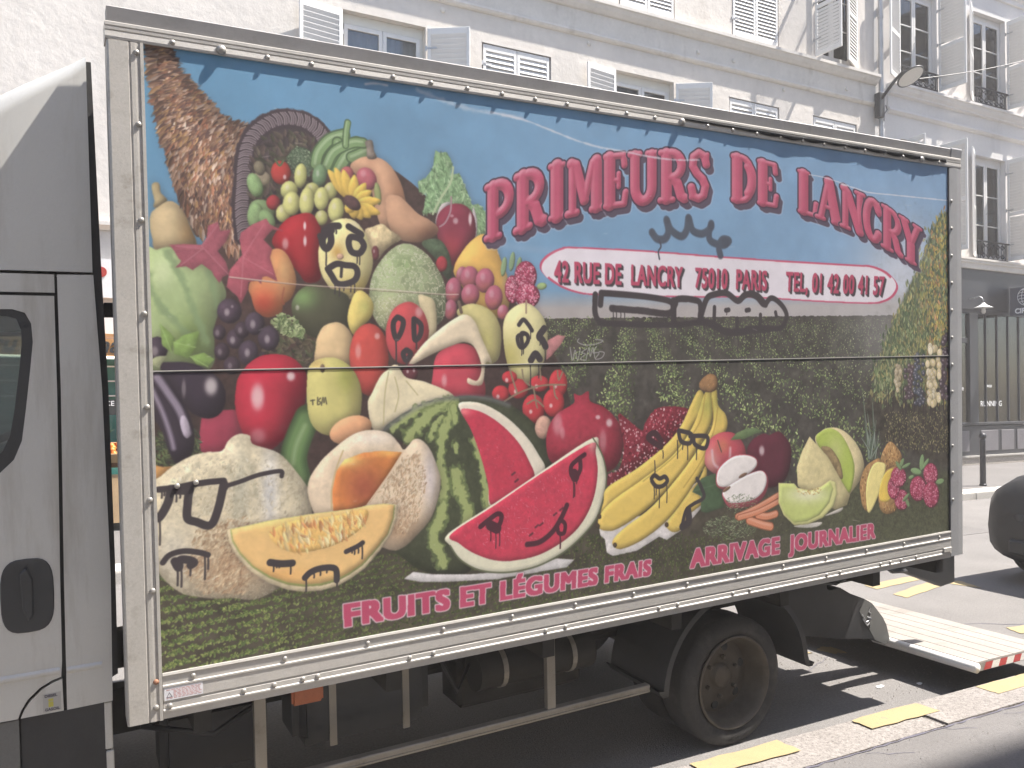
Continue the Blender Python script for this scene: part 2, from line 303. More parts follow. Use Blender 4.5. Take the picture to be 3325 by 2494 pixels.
def window(bld, x0, x1, z0, z1, y, bars=0, curtain=True, top=.16, m='window_frame'):
    """french window of two casements set back in its opening"""
    f = MB(); fr = .05; yy = y; mx = (x0+x1)/2
    f.box(x0, x1, yy, yy+.08, z1-top, z1).box(x0, x0+fr, yy, yy+.08, z0, z1-top).box(x1-fr, x1, yy, yy+.08, z0, z1-top).box(x0+fr, x1-fr, yy, yy+.08, z0, z0+.05)
    o = f.build('window', m, bld, bevel=.004)
    for a, c in ((x0+fr, mx), (mx, x1-fr)):
        s = MB(); e = .062; a0, c0 = a+.003, c-.003
        s.box(a0, a0+e, yy-.012, yy+.04, z0+.055, z1-top-.004).box(c0-e, c0, yy-.012, yy+.04, z0+.055, z1-top-.004).box(a0+e, c0-e, yy-.012, yy+.04, z1-top-.075, z1-top-.004).box(a0+e, c0-e, yy-.012, yy+.04, z0+.055, z0+.16)
        for k in range(bars):
            zz = z0+.16+(z1-top-.075-z0-.16)*(k+1)/(bars+1); s.box(a0+e, c0-e, yy, yy+.03, zz-.012, zz+.012)
        s.build('casement', 'white_paint', o, bevel=.003)
        MB().box(a0+e-.004, c0-e+.004, yy+.012, yy+.018, z0+.15, z1-top-.07).build('pane', 'pane', o)
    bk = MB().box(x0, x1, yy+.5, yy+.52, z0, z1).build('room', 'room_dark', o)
    if curtain:
        n = 40; vs = []; 
        for i in range(n+1):
            x = x0+.06+(x1-x0-.12)*i/n; vs += [(x, yy+.10+.012*math.sin(i*1.9)+.008*math.sin(i*.7), z0+.1), (x, yy+.10+.012*math.sin(i*1.9+.4), z1-top)]
        MB().add(vs, [(2*i, 2*i+2, 2*i+3, 2*i+1) for i in range(n)]).build('curtain', 'curtain', o, smooth=True)
    MB().tube([(mx, yy-.012, (z0+z1)/2-.1), (mx, yy-.05, (z0+z1)/2-.08), (mx, yy-.05, (z0+z1)/2+.06)], .009, 6).build('handle', 'zinc', o)
    return o
def railing(bld, x0, x1, z0, z1, y):
    b = MB(); b.box(x0-.06, x1+.06, y-.02, y+.02, z1-.03, z1).box(x0, x1, y-.012, y+.012, z0+.05, z0+.075)
    o = b.build('balcony_rail', 'iron', bld)
    for x in (x0+.02, x0+.09, x1-.09, x1-.02): MB().box(x-.009, x+.009, y-.009, y+.009, z0, z1-.03).build('baluster', 'iron', o)
    L = x1-x0-.22; n = 5
    for k in range(n):
        cx = x0+.11+L*(k+.5)/n; s = MB(); hh = z1-z0-.12; cz = z0+.075+hh/2; w_ = L/n*.46
        for sg in (1, -1):
            P = [(cx+sg*w_*(1-t)*math.cos(t*7.5), y, cz+hh*.25+sg*0+w_*(1-t)*math.sin(t*7.5)) for t in [i/13 for i in range(13)]]; s.tube(P, .008, 4)
            P = [(cx+sg*w_*(1-t)*math.cos(-t*7.5), y, cz-hh*.24+w_*(1-t)*math.sin(-t*7.5)) for t in [i/13 for i in range(13)]]; s.tube(P, .008, 4)
        s.tube([(cx, y, z0+.06), (cx+w_*.5, y, cz), (cx, y, z1-.03)], .007, 4); s.tube([(cx, y, z0+.06), (cx-w_*.5, y, cz), (cx, y, z1-.03)], .007, 4)
        s.build('scroll', 'iron', o)
    return o

# --- cream house, first floor windows over the truck, cornice, second floor
A = empty('cream_house', (0, 0, 0)); tag(A, 'long cream plaster house with white louvred shutters behind the truck', 'building')
f1 = [(3.68, 5.05), (6.06, 7.41), (8.78, 10.13), (11.52, 12.88), (13.86, 15.21)]; Z1, Z1b = 7.74, 5.35
f2 = [(8.86, 10.16), (11.60, 12.88), (13.95, 15.20)]; Z2b, Z2 = 8.96, 11.25
shop = (-3.2, 2.4, .12, 2.30)
holesA = [(a, b, Z1b, Z1) for a, b in f1]+[(a, b, Z2b, Z2) for a, b in f2]+[shop]
wall_mesh(-14, 15.80, 0, 15.2, holesA, YF, .24).build('wall', 'plaster', A)
corn = [(YF-.002, 8.86), (YF-.19, 8.86), (YF-.19, 8.80), (YF-.16, 8.78), (YF-.13, 8.72), (YF-.08, 8.665), (YF-.035, 8.65), (YF-.03, 8.30), (YF-.06, 8.285), (YF-.07, 8.25), (YF-.05, 8.215), (YF-.02, 8.195), (YF-.002, 8.19)]
MB().prism([(p[0], p[1]) for p in corn], 'x', 2.2, 15.785).build('cornice', 'moulding', A)
MB().prism([(YF-.002, 4.12), (YF-.13, 4.12), (YF-.13, 4.07), (YF-.05, 4.02), (YF-.002, 4.02)], 'x', -14, 15.785).build('string_course', 'moulding', A)
MB().prism([(YF-.002, 15.2), (YF-.4, 15.2), (YF-.4, 15.1), (YF-.15, 14.9), (YF-.002, 14.9)], 'x', -14, 15.79).build('top_cornice', 'moulding', A)
for x, z in [(3.2, 8.02), (5.35, 8.08), (8.2, 8.1), (10.7, 8.42), (13.0, 8.1), (11.6, 8.42), (14.85, 8.42)]:
    MB().lathe([(0, -.035), (.03, -.03), (.045, -.012), (.045, 0)], (x, YF-.032 if z > 8.3 else YF, z), 'y', 12).build('wall_tie', 'moulding', A)
v1 = (6.85, 7.8)
for (a, b), op in zip(f1, (1, 0, 1, 0, 0)):
    if op:
        window(A, a, b, Z1b, Z1, YF+.13, 0, True)
        leaf(A, a-.02, 171, Z1b+.02, Z1-.03, .69, v1, .082, mid=False); leaf(A, b+.02, 33, Z1b+.02, Z1-.03, .69, v1, .082, mid=False, flip=True)
    else:
        leaf(A, a+.03, 0, Z1b+.02, Z1-.05, (b-a)/2-.035, v1, .088, hy=YF+.03, mid=False); leaf(A, b-.03, 180, Z1b+.02, Z1-.05, (b-a)/2-.035, v1, .088, hy=YF+.03, mid=False, flip=True)
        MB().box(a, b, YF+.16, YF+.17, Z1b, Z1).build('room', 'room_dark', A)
        MB().box(a-.0, b+.0, YF-.004, YF+.02, Z1-.035, Z1-.002).build('lintel_strip', 'moulding', A)
v2 = (8.9, 10.3)
for (a, b) in f2[:2]:
    leaf(A, a+.03, 0, Z2b-.02, Z2-.03, (b-a)/2-.035, v2, .073, hy=YF+.01); leaf(A, b-.03, 180, Z2b-.02, Z2-.03, (b-a)/2-.035, v2, .073, hy=YF+.01, flip=True)
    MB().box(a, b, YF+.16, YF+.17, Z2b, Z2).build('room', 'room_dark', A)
a, b = f2[2]
window(A, a, b, Z2b, Z2, YF+.13, 2, True); leaf(A, a-.03, 88, Z2b-.02, Z2-.03, .66, v2, .073); leaf(A, b+.0, 157, Z2b-.02, Z2-.03, .62, v2, .073, flip=True)
# greengrocer's shop on the ground floor of the cream house
MB().box(-3.3, 2.5, YF-.10, YF-.002, 3.10, 3.62).build('sign_board', 'white_paint', A)
MB().box(-3.3, 2.5, YF-.06, YF-.002, 2.62, 2.86).build('white_panel', 'white_paint', A)
MB().lathe([(0, -.01), (.07, -.01), (.07, 0)], (.36, YF-.102, 3.44), 'y', 16).build('red_dot', 'fruit_red', A)
fa = MB().box(-3.3, 2.5, YF-.30, YF-.002, 2.315, 2.535).build('shop_fascia', 'orange_fascia', A)
place('fascia_letters', text_mesh('rru', .30, 'ink', .004, .006, .25), fa, (-.99, YF-.306, 2.36), FACE_CAM)
place('fascia_letters', text_mesh('na', .30, 'ink', .004, .006, .25), fa, (.30, YF-.306, 2.36), FACE_CAM)
e_ = bpy.data.materials.new('tube_light'); e_.use_nodes = True; e_.node_tree.nodes['Principled BSDF'].inputs['Emission Color'].default_value = (1, .85, .6, 1); e_.node_tree.nodes['Principled BSDF'].inputs['Emission Strength'].default_value = 1.2; MATS['tube_light'] = e_
MB().box(-3.2, 2.4, YF-.28, YF-.24, 2.285, 2.312).build('strip_light', 'tube_light', A)
sw = MB().box(-3.2, 2.4, YF+.20, YF+.22, .12, 2.29).build('shop_back', 'green_paint', A)
for z in (1.78, 1.98, 2.18): MB().box(-3.2, 2.4, YF+.12, YF+.195, z, z+.018).build('shelf_edge', 'white_paint', sw)
for i in range(9): MB().lathe([(.0, .10), (.09, .08), (.11, 0), (.10, -.01), (0, -.01)], (-3.0+i*.62, YF+.14, 1.82), 'z', 12).build('bowl', 'poster_grey', sw)
# --- white house on the right with the running shop
B = empty('white_house', (0, 0, 0)); tag(B, 'white house on the right with wrought iron window rails above a black shopfront', 'building')
bw = [(16.66, 18.00), (19.34, 20.68), (22.1, 23.44)]; BL = [(16.68, 18.00), (19.38, 20.64), (22.1, 23.4)]
BZ2b, BZ2, BZ1b, BZ1 = 8.96, 11.15, 5.06, 7.62
YB = YF+.01
hb = [(a, b, BZ2b, BZ2) for a, b in bw]+[(a, b, BZ1b, BZ1) for a, b in BL]+[(16.1, 30.9, 1.125, 3.70)]
wall_mesh(15.80, 32, 0, 15.6, hb, YB, .26).build('wall', 'plaster_white', B)
cb = [(YB-.002, 8.80), (YB-.20, 8.80), (YB-.20, 8.745), (YB-.17, 8.73), (YB-.15, 8.66), (YB-.10, 8.60), (YB-.10, 8.57), (YB-.03, 8.54), (YB-.03, 8.27), (YB-.07, 8.25), (YB-.08, 8.20), (YB-.04, 8.15), (YB-.002, 8.13)]
MB().prism(cb, 'x', 16.22, 32).build('cornice', 'plaster_white', B)
MB().prism([(YB-.002, 11.9), (YB-.12, 11.9), (YB-.12, 11.82), (YB-.04, 11.72), (YB-.04, 11.62), (YB-.002, 11.60)], 'x', 16.22, 32).build('string_course', 'plaster_white', B)
lb = [(YB-.002, 5.01), (YB-.36, 5.01), (YB-.36, 4.965), (YB-.34, 4.95), (YB-.34, 4.90), (YB-.31, 4.88), (YB-.31, 4.78), (YB-.30, 4.76), (YB-.002, 4.76)]
MB().prism(lb, 'x', 15.9, 32).build('ledge', 'moulding', B)
vb2 = (8.9, 11.2); vb1 = (6.0, 7.7)
for i, (a, b) in enumerate(bw):
    window(B, a, b, BZ2b, BZ2, YB+.13, 2, False, .12, 'white_paint')
    leaf(B, a-.02, 160 if i == 0 else 151, BZ2b-.06, BZ2-.02, .66, vb2 if i < 2 else None, .072, hy=YB-.03); leaf(B, b+.03, 90, BZ2b-.06, BZ2-.02, .68, vb2 if i < 2 else None, .072, hy=YB-.03, flip=True)
    if i < 2: railing(B, a+.05, b-.05, BZ2b-.12, BZ2b+.33, YB-.05)
for i, (a, b) in enumerate(BL):
    window(B, a, b, BZ1b, BZ1, YB+.13, 2, False, .12, 'white_paint')
    if i: leaf(B, a-.02, 151, BZ1b+.04, BZ1+.02, .66, vb1 if i < 2 else None, .075, hy=YB-.03)
    else: leaf(B, a+.22, 100, BZ1b+.04, BZ1-.0, .5, None, .075, hy=YB-.03)
    leaf(B, b+.03, 90, BZ1b+.04, BZ1+.02, .68, vb1 if i < 2 else None, .075, hy=YB-.03, flip=True)
    if i == 1: railing(B, a+.03, b-.05, BZ1b-.03, BZ1b+.47, YB-.06)
# downpipe between the houses
dp = MB(); dp.tube([(15.90, YF-.09, .1), (15.90, YF-.09, 15)], .055, 12); tag(smooth_by_angle(dp.build('downpipe', 'zinc')), 'grey downpipe running down the joint between the two houses', 'pipe')
dp = bpy.data.objects['downpipe']
for z in (3.2, 6.0, 8.0, 10.2): MB().lathe([(.062, -.03), (.066, -.02), (.066, .02), (.062, .03)], (15.90, YF-.09, z), 'z', 12).build('collar', 'zinc', dp)
# running shop
YS = 12.15
sf = MB(); sf.box(15.95, 31, YS, YB-.003, 3.80, 4.755).build('shop_fascia', 'shop_black', B)
XS = [19.06, 19.42, 19.87, 20.32, 20.76, 21.25, 21.75]
fr = MB(); fr.box(16.0, 31, YS+.02, YS+.12, 3.70, 3.80); fr.box(16.0, 31, YS-.03, YS+.14, 1.06, 1.12).box(16.0, 31, YS-.01, YS+.14, 1.00, 1.04)
fr.box(18.74, 19.06, YS+.0, YS+.16, 1.12, 3.70); fr.box(18.40, 18.72, YS+.03, YS+.1, 3.0, 3.12)
for x in XS[1:]: fr.box(x-.016, x+.016, YS+.03, YS+.07, 1.12, 3.70)
fo = fr.build('shopfront', 'shop_black', B, bevel=.004)
for a, b in zip([16.0, 17.3]+XS[:-1], [17.3, 18.74]+XS[1:]): MB().box(a+.025, b-.025, YS+.06, YS+.066, 1.125, 3.695).build('pane', 'pane', fo)
MB().box(16, 31, YS+.0, YS+.02, .34, 1.0).build('stall_riser', 'shop_black', fo)
for a, b in [(16.2, 17.4), (17.5, 18.68), (19.12, 19.80), (19.92, 20.44), (20.56, 21.1), (21.2, 21.8), (21.9, 22.6)]: MB().box(a, b, YS-.012, YS-.001, .44, .93).build('riser_panel', 'shop_panel', fo, bevel=.006)
MB().box(16, 31, YS-.05, YS+.1, .30, .34).build('plinth_cap', 'granite_far', B)
MB().box(16, 31, YS-.02, YS+.1, .119, .30).build('plinth', 'pierced', B)
sb = MB().box(16, 31, YS+1.2, YS+1.25, .2, 3.8).build('shop_back', 'shop_panel', B)
YP = YS+.080
for (x0, x1, z0, z1, mm) in [(19.10, 20.15, 1.90, 3.06, 'poster_grey'), (19.80, 20.06, 2.0, 2.92, 'poster_orange'), (19.27, 19.80, 1.93, 2.27, 'poster_red'), (19.12, 19.26, 1.95, 2.2, 'poster_red'), (20.36, 20.58, 2.80, 3.22, 'poster_cream'), (20.36, 20.47, 1.83, 2.70, 'poster_cream'), (18.36, 18.55, 2.90, 3.14, 'white_paint'), (18.30, 18.72, 1.14, 2.05, 'poster_green'), (18.30, 18.72, 2.12, 2.86, 'poster_grey'), (20.62, 20.74, 1.3, 3.0, 'poster_grey')]:
    YP += .003; MB().box(x0, x1, YP, YP+.002, z0, z1).build('poster', mm, sb)
MB().prism([(19.49+.33*math.cos(a_), 2.45+(.50 if math.sin(a_) > 0 else .42)*math.sin(a_)) for a_ in [2*math.pi*i/24 for i in range(24)]], 'y', YS+.0812, YS+.0825).build('poster', 'poster_dark', sb)
MB().prism([(19.5, 2.08), (19.56, 2.03), (19.52, 2.2)], 'y', YS+.086, YS+.0875).build('poster', 'white_letter', sb)
place('glass_lettering', text_mesh('RUNNING', .185, 'white_letter', .001, .002), fo, (19.21, YS+.058, 1.50), FACE_CAM)
place('poster_lettering', text_mesh('ale', .16, 'white_letter', .001), fo, (18.40, YS+.058, 1.88), FACE_CAM)
place('poster_lettering', text_mesh('CIRCLE', .075, 'white_letter', .001, .003), fo, (19.42, YS+.058, 1.96), FACE_CAM)
# hanging sign with the wire globe
sg = empty('hanging_sign', (20.32, YS, 3.72)); tag(sg, 'dark hanging shop sign with white wire globe and the letters CIRC', 'sign')
# sign board stands out from the shopfront, facing up the street
MB().box(-.02, .02, -.85, -.02, -.02, .66).build('board', 'sign_dark', sg, bevel=.003)
gl = MB(); R_ = .21; cy, cz = -.42, .42
P = lambda a, k: (-.024, cy+R_*math.cos(a)*k, cz+R_*math.sin(a))
for k in (1, .55, 0, -.55): gl.tube([P(-math.pi/2+math.pi*i/14, k) for i in range(15)] if k else [(-.024, cy, cz-R_+2*R_*i/6) for i in range(7)], .007, 4)
gl.tube([P(math.pi/2+math.pi*i/14, 1) for i in range(15)], .007, 4)
for q in (-.6, -.25, .1, .45, .75):
    hw_ = R_*math.sqrt(1-q*q); gl.tube([(-.024, cy-hw_+2*hw_*i/8, cz+q*R_-.02*math.sin(i*.8)) for i in range(9)], .006, 4)
gl.build('globe_emblem', 'white_letter', sg)
t_ = place('sign_lettering', text_mesh('CIRCLE', .17, 'white_letter', .002, .006), sg, (-.0225, -.14, .03), (math.pi/2, 0, -math.pi/2))
# gooseneck lamp on the fascia
wl = empty('wall_lamp', (18.75, YS, 4.02)); tag(wl, 'white enamel gooseneck lamp on the black shop fascia', 'lamp')
MB().tube([(0, 0, .02), (0, -.12, .03), (.0, -.22, .06), (0, -.30, .02), (0, -.33, -.06), (0, -.33, -.12)], .012, 8).build('arm', 'zinc', wl, smooth=True)
MB().lathe([(.03, -.10), (.05, -.13), (.09, -.165), (.20, -.215), (.205, -.22), (.0, -.20)], (0, -.33, 0), 'z', 24).build('shade', 'white_paint', wl, smooth=True)
MB().lathe([(0, -.36), (.035, -.35), (.05, -.31), (.045, -.26), (.035, -.21)], (0, -.33, 0), 'z', 16).build('bulb', 'lens', wl, smooth=True)
# street lamp on a bracket where the houses meet
la = empty('street_lamp', (15.80, YF-.10, 8.28)); tag(la, 'street lamp with round white lens on a dark bracket between the houses', 'lamp')
MB().box(-.08, .08, -.10, .05, -.36, .18).build('bracket_box', 'dark_plastic', la, bevel=.01)
MB().tube([(0, -.08, .05), (.02, -.42, .36), (.03, -.58, .46), (.03, -.80, .42)], .035, 8).build('arm', 'dark_plastic', la, smooth=True)
hd = MB(); hd.lathe([(0, .10), (.10, .09), (.22, .045), (.29, .01), (.29, -.012), (0, -.012)], (0, 0, 0), 'z', 28)
hd.build('head', 'dark_plastic', la, smooth=True, loc=(.02, -.78, .30), rot=(math.radians(-30), math.radians(-4), 0))
MB().lathe([(0, -.055), (.13, -.045), (.22, -.026), (.262, -.013)], (0, 0, 0), 'z', 28).build('lens', 'lens', la, smooth=True, loc=(.02, -.78, .30), rot=(math.radians(-30), math.radians(-4), 0))
cb_ = MB(); cb_.tube([(.08, -.12, -.1), (.10, -.14, -.2), (.05, -.1, -.3), (.06, -.09, -.45)], .01, 5).build('cable', 'black_plastic', la)
wi = MB(); P = [Vector((16.15, 11.55, 8.60)).lerp(Vector((21.5, 11.3, 10.25)), i/12) for i in range(13)]
for i, p in enumerate(P): p.z -= .10*math.sin(math.pi*i/12)
wi.tube(P, .010, 5).build('wire', 'black_plastic'); tag(bpy.data.objects['wire'], 'thin dark wire running from the street lamp across the house', 'cable')
# house on the camera's side of the street; its roof line shades the near pavement
Nn = empty('near_house', (12.2, -1.5, 0)); tag(Nn, 'tall cream house whose roof shades the near pavement', 'building')
HN = 3.95/.205
nh = [(x+.6, x+1.8, z, z+2.2) for x in range(0, 21, 3) for z in (4.2, 7.4, 10.6, 13.6)]
bb = wall_mesh(0, 22, 0, HN, nh, 0, -.2); bb.v = [(p[0], -abs(p[1]) if abs(p[1]) < 1 else -p[1], p[2]) for p in bb.v]; bb.build('wall', 'far_house', Nn)
MB().box(.3, 21.7, -.22, -.21, 3, HN-.5).build('dark_rooms', 'car_glass', Nn)
MB().box(-34, -.01, -8, -.6, 0, 7.2).build('added_bounce_wing', 'far_house', Nn)  # unseen wing, added to block low sky and bounce warm light
# bollard
bo = empty('bollard', (14.69, 9.30, .118)); tag(bo, 'slim black bollard with round head on the far pavement', 'bollard')
smooth_by_angle(MB().lathe([(.062, 0), (.062, .03), (.052, .04), (.048, .80), (.052, .82), (.042, .84), (.036, .86)], (0, 0, 0), 'z', 20).build('post', 'iron', bo))
MB().lathe([(.036, .855), (.058, .87), (.066, .905), (.05, .945), (.02, .962), (0, .965)], (0, 0, 0), 'z', 20).build('ball', 'iron', bo, smooth=True)
# fruit stall in front of the greengrocer
st = empty('fruit_stall', (.1, 11.35, .118)); tag(st, 'greengrocer stall with tan front board seen in the gap beside the cab', 'stall')
MB().box(-1.6, 1.5, 0, .02, .10, .70).build('front_board', 'tan_board', st); MB().box(-1.6, 1.5, -.01, .03, .70, .78).build('green_edge', 'green_paint', st)
MB().prism([(0.03, .70), (.9, 1.05), (.9, 1.0), (.03, .66)], 'x', -1.6, 1.5).build('sloped_top', 'wood', st)
for x in (-1.5, 1.4): MB().box(x, x+.06, .03, .09, 0, .66).build('leg', 'wood', st); MB().box(x, x+.06, .8, .86, 0, 1.0).build('leg', 'wood', st)
r = random.Random(4)
def crate(x, fm, lab):
    c = empty('fruit_crate', (x, 11.62, .118+.90), (math.radians(21.5), 0, 0)); tag(c, lab, 'crate', 'crates of fruit on the stall')
    for i, (a, b, c0, d) in enumerate([(-.24, .24, -.18, -.165), (-.24, .24, .165, .18), (-.24, -.225, -.165, .165), (.225, .24, -.165, .165)]): MB().box(a, b, c0, d, 0, .12).build('side_board', 'wood', c)
    MB().box(-.225, .225, -.165, .165, 0, .012).build('bottom_board', 'wood', c)
    fb = MB()
    for i in range(6):
        for j in range(4):
            fb.lathe([(0, -.04), (.028, -.028), (.04, 0), (.028, .028), (0, .04)], (-.19+i*.076+r.uniform(-.01, .01), -.12+j*.08+r.uniform(-.01, .01), .09+r.uniform(0, .03)), 'z', 8)
    o = fb.build('fruit', fm, c, smooth=True); o['kind'] = 'stuff'
crate(-.93, 'fruit_red', 'wooden crate of red fruit seen through the cab window'); crate(-.40, 'fruit_orange', 'wooden crate of oranges behind the cab pillar'); crate(.52, 'fruit_orange', 'wooden crate of oranges beside the pineapples')
for i, (x, y, lab) in enumerate([(.33, 11.42, 'pineapple standing lowest on the stall, in the gap beside the cab'), (.39, 11.80, 'pineapple behind the lower one on the stall')]):
    p = empty('pineapple', (x, y, .118+.80+(y-11.4)*.4)); tag(p, lab, 'pineapple', 'pineapples on the stall')
    MB().lathe([(0, 0), (.05, .01), (.065, .08), (.055, .15), (.03, .175), (0, .18)], (0, 0, 0), 'z', 12).build('body', 'fruit_brown', p, smooth=True)
    lv = MB()
    for k in range(14):
        a = k*2.4; s = .03+.05*(k/14); lv.tube([(0, 0, .16), (math.cos(a)*s*.7, math.sin(a)*s*.7, .24), (math.cos(a)*s*1.6, math.sin(a)*s*1.6, .34-.004*k)], .012, 4, .001)
    lv.build('crown', 'leaf_green', p)
pl = empty('price_board', (.38, 11.95, 1.64)); tag(pl, 'small chalked price board above the pineapples', 'sign')
MB().box(-.22, .22, 0, .01, -.1, .1).build('board', 'ink', pl); place('chalk_lettering', text_mesh('RANCE', .09, 'white_letter', .001), pl, (-.16, -.003, .02), FACE_CAM)
MB().box(-.01, .01, .01, .03, -.64, .1).build('stake', 'wood', pl)
# ------------------------------------------------------------------ the flat print on the box side
# The print is painted by code on a canvas in the panel's own metres; the marks are given in
# image pixels of the camera view, mapped onto the panel by a homography.

PW, PH = 4.231, 2.100                 # size of the visible print, metres
CW, CH = 2300, 1142                   # canvas
PR = np.random.RandomState(7)

def homography(src, dst):
    A = []
    for (x, y), (u, v) in zip(src, dst):
        A.append([x, y, 1, 0, 0, 0, -u*x, -u*y, -u]); A.append([0, 0, 0, x, y, 1, -v*x, -v*y, -v])
    _, _, V = np.linalg.svd(np.array(A, float))
    return V[-1].reshape(3, 3)/V[-1][-1]
def happly(Hm, x, y):
    w = Hm[2, 0]*x+Hm[2, 1]*y+Hm[2, 2]
    return (Hm[0, 0]*x+Hm[0, 1]*y+Hm[0, 2])/w, (Hm[1, 0]*x+Hm[1, 1]*y+Hm[1, 2])/w
IMAGE_QUAD = [(308.7, 93.1), (2047.7, 359.2), (2051.7, 1147.6), (349.6, 1456.3)]  # print corners in image pixels of the camera view
H_I2C = homography(IMAGE_QUAD, [(0, 0), (CW, 0), (CW, CH), (0, CH)])
H_C2I = np.linalg.inv(H_I2C)
_cx, _cy = np.meshgrid(np.arange(CW, dtype=np.float32)+.5, np.arange(CH, dtype=np.float32)+.5)
IX, IY = happly(H_C2I, _cx, _cy); IX = IX.astype(np.float32); IY = IY.astype(np.float32)  # image pixel coordinates of every canvas cell
IMG = np.zeros((CH, CW, 3), np.float32)

def vnoise(step, seed, amp_oct=3):
    r = np.random.RandomState(seed); out = np.zeros((CH, CW), np.float32); a = 1.; tot = 0
    for o in range(amp_oct):
        s = max(step/(2**o), 1.)
        gh, gw = int(CH/s)+3, int(CW/s)+3
        g = r.rand(gh, gw).astype(np.float32)*2-1
        yy = np.arange(CH)/s; xx = np.arange(CW)/s
        yi = yy.astype(int); xi = xx.astype(int); fy = (yy-yi)[:, None]; fx = (xx-xi)[None]
        fy = fy*fy*(3-2*fy); fx = fx*fx*(3-2*fx)
        g0 = g[yi]; g1 = g[yi+1]
        gy = g0*(1-fy)+g1*fy
        out += a*(gy[:, xi]*(1-fx)+gy[:, xi+1]*fx); tot += a; a *= .5
    return (out/tot).astype(np.float32)
N4, N10, N30, N90 = vnoise(4, 1, 2), vnoise(10, 2), vnoise(30, 3), vnoise(90, 4)

# enlarged image tiles: origins and scale in image pixels
TX = [0, 532.21, 1064.42, 1613.26]; TY = [0, 399.16, 798.31, 1210.11]; TS = .270680
def T(t, pts):
    c, r = t
    return [(TX[c]+TS*p[0], TY[r]+TS*p[1])+tuple(p[2:]) for p in pts]
def C1(v): return np.array(v, np.float32)/255.
def spline(pts, closed=True, n=6):
    P = np.array([p[:2] for p in pts], float); N = len(P); out = []
    rng = range(N) if closed else range(N-1)
    for i in rng:
        p0 = P[(i-1) % N] if closed or i > 0 else P[i]; p1 = P[i]; p2 = P[(i+1) % N]
        p3 = P[(i+2) % N] if closed or i+2 < N else p2
        for k in range(n):
            t = k/n
            out.append(.5*((2*p1)+(-p0+p2)*t+(2*p0-5*p1+4*p2-p3)*t*t+(-p0+3*p1-3*p2+p3)*t**3))
    if not closed: out.append(P[-1])
    return np.array(out)
def tocan(P):
    P = np.asarray(P, float); u, v = happly(H_I2C, P[:, 0], P[:, 1]); return np.stack([u, v], 1)
def pmask(cp, pad=30):
    x0 = int(max(0, np.floor(cp[:, 0].min())-pad)); x1 = int(min(CW, np.ceil(cp[:, 0].max())+pad))
    y0 = int(max(0, np.floor(cp[:, 1].min())-pad)); y1 = int(min(CH, np.ceil(cp[:, 1].max())+pad))
    if x1-x0 < 2 or y1-y0 < 2: return None
    w, h = x1-x0, y1-y0; acc = np.zeros((h, w+1), np.int16)
    Q = cp-[x0, y0]; Q2 = np.roll(Q, -1, 0)
    for (ax, ay), (bx, by) in zip(Q, Q2):
        if ay == by: continue
        if ay > by: ax, ay, bx, by = bx, by, ax, ay
        r0 = max(0, int(np.ceil(ay-.5))); r1 = min(h, int(np.ceil(by-.5)))
        if r1 <= r0: continue
        rows = np.arange(r0, r1); xs = ax+(rows+.5-ay)*(bx-ax)/(by-ay)
        np.add.at(acc, (rows, np.clip(np.ceil(xs-.5), 0, w).astype(int)), 1)
    m = (np.cumsum(acc, 1)[:, :w] % 2).astype(np.float32)
    return (slice(y0, y1), slice(x0, x1)), m
def bblur(a, r, n=2):
    r = int(round(r))
    if r < 1: return a
    for _ in range(n):
        for ax in (0, 1):
            p = [(0, 0)]*a.ndim; p[ax] = (r+1, r); b = np.cumsum(np.pad(a, p, mode='edge'), ax)
            k = 2*r+1; s1 = [slice(None)]*a.ndim; s0 = [slice(None)]*a.ndim
            s1[ax] = slice(k, None); s0[ax] = slice(None, -k); a = (b[tuple(s1)]-b[tuple(s0)])/k
    return a
def comp(sl, a, c):
    a = a[..., None]; IMG[sl] = IMG[sl]*(1-a)+c*a
def shape(pts, col, rad=None, L=(-.55, -.65), dark=.45, emb=.9, tex=.06, spec=(), sh=.45, grad=None, sm=True, tint=None, net=0):
    P = spline(pts) if sm else np.array([p[:2] for p in pts], float)
    r = pmask(tocan(P))
    if r is None: return
    sl, m = r
    ww = np.ptp(P[:, 0]); hh = np.ptp(P[:, 1])
    if rad is None: rad = .30*min(ww, hh)
    rp = max(2, rad*1.1)
    if sh: comp(sl, sh*bblur(m, 9), C1((38, 30, 28)))
    hg = bblur(m, rp*.55)
    gy, gx = np.gradient(hg); s = rp*emb
    nl = -(L[0]*gx+L[1]*gy)*s*-1.
    t = np.clip((hg-.5)*2, 0, 1)
    dk = dark*.62
    shd = (1.04-dk)+dk*t**.8-nl*.5
    c = np.ones(m.shape+(3,), np.float32)*C1(col)
    gxl, gyl = IX[sl], IY[sl]
    if grad is not None:      # [(x,y,rx,ry,col,strength)]
        for (x, y, rx, ry, cc, k) in grad:
            w = np.clip(k*np.exp(-(((gxl-x)/rx)**2+((gyl-y)/ry)**2)), 0, 1)[..., None]; c = c*(1-w)+C1(cc)*w
    c = c*np.clip(shd, .15, 1.5)[..., None]*(1+tex*(.6*N10[sl]+.28*N4[sl]+.3*N30[sl]))[..., None]
    if net:
        k = np.abs(N10[sl]+.5*N4[sl]); w = (np.clip(1-k*7, 0, 1)*net)[..., None]; c = c*(1-w)+C1((232, 224, 196))*w
    for (x, y, rx, ry, k) in spec:
        w = np.clip(1.15*k*np.exp(-(((gxl-x)/rx)**2+((gyl-y)/ry)**2)**2), 0, 1)[..., None]; c = c*(1-w)+C1((240, 228, 226))*w
    comp(sl, bblur(m, 1, 1), np.clip(c, 0, 1))
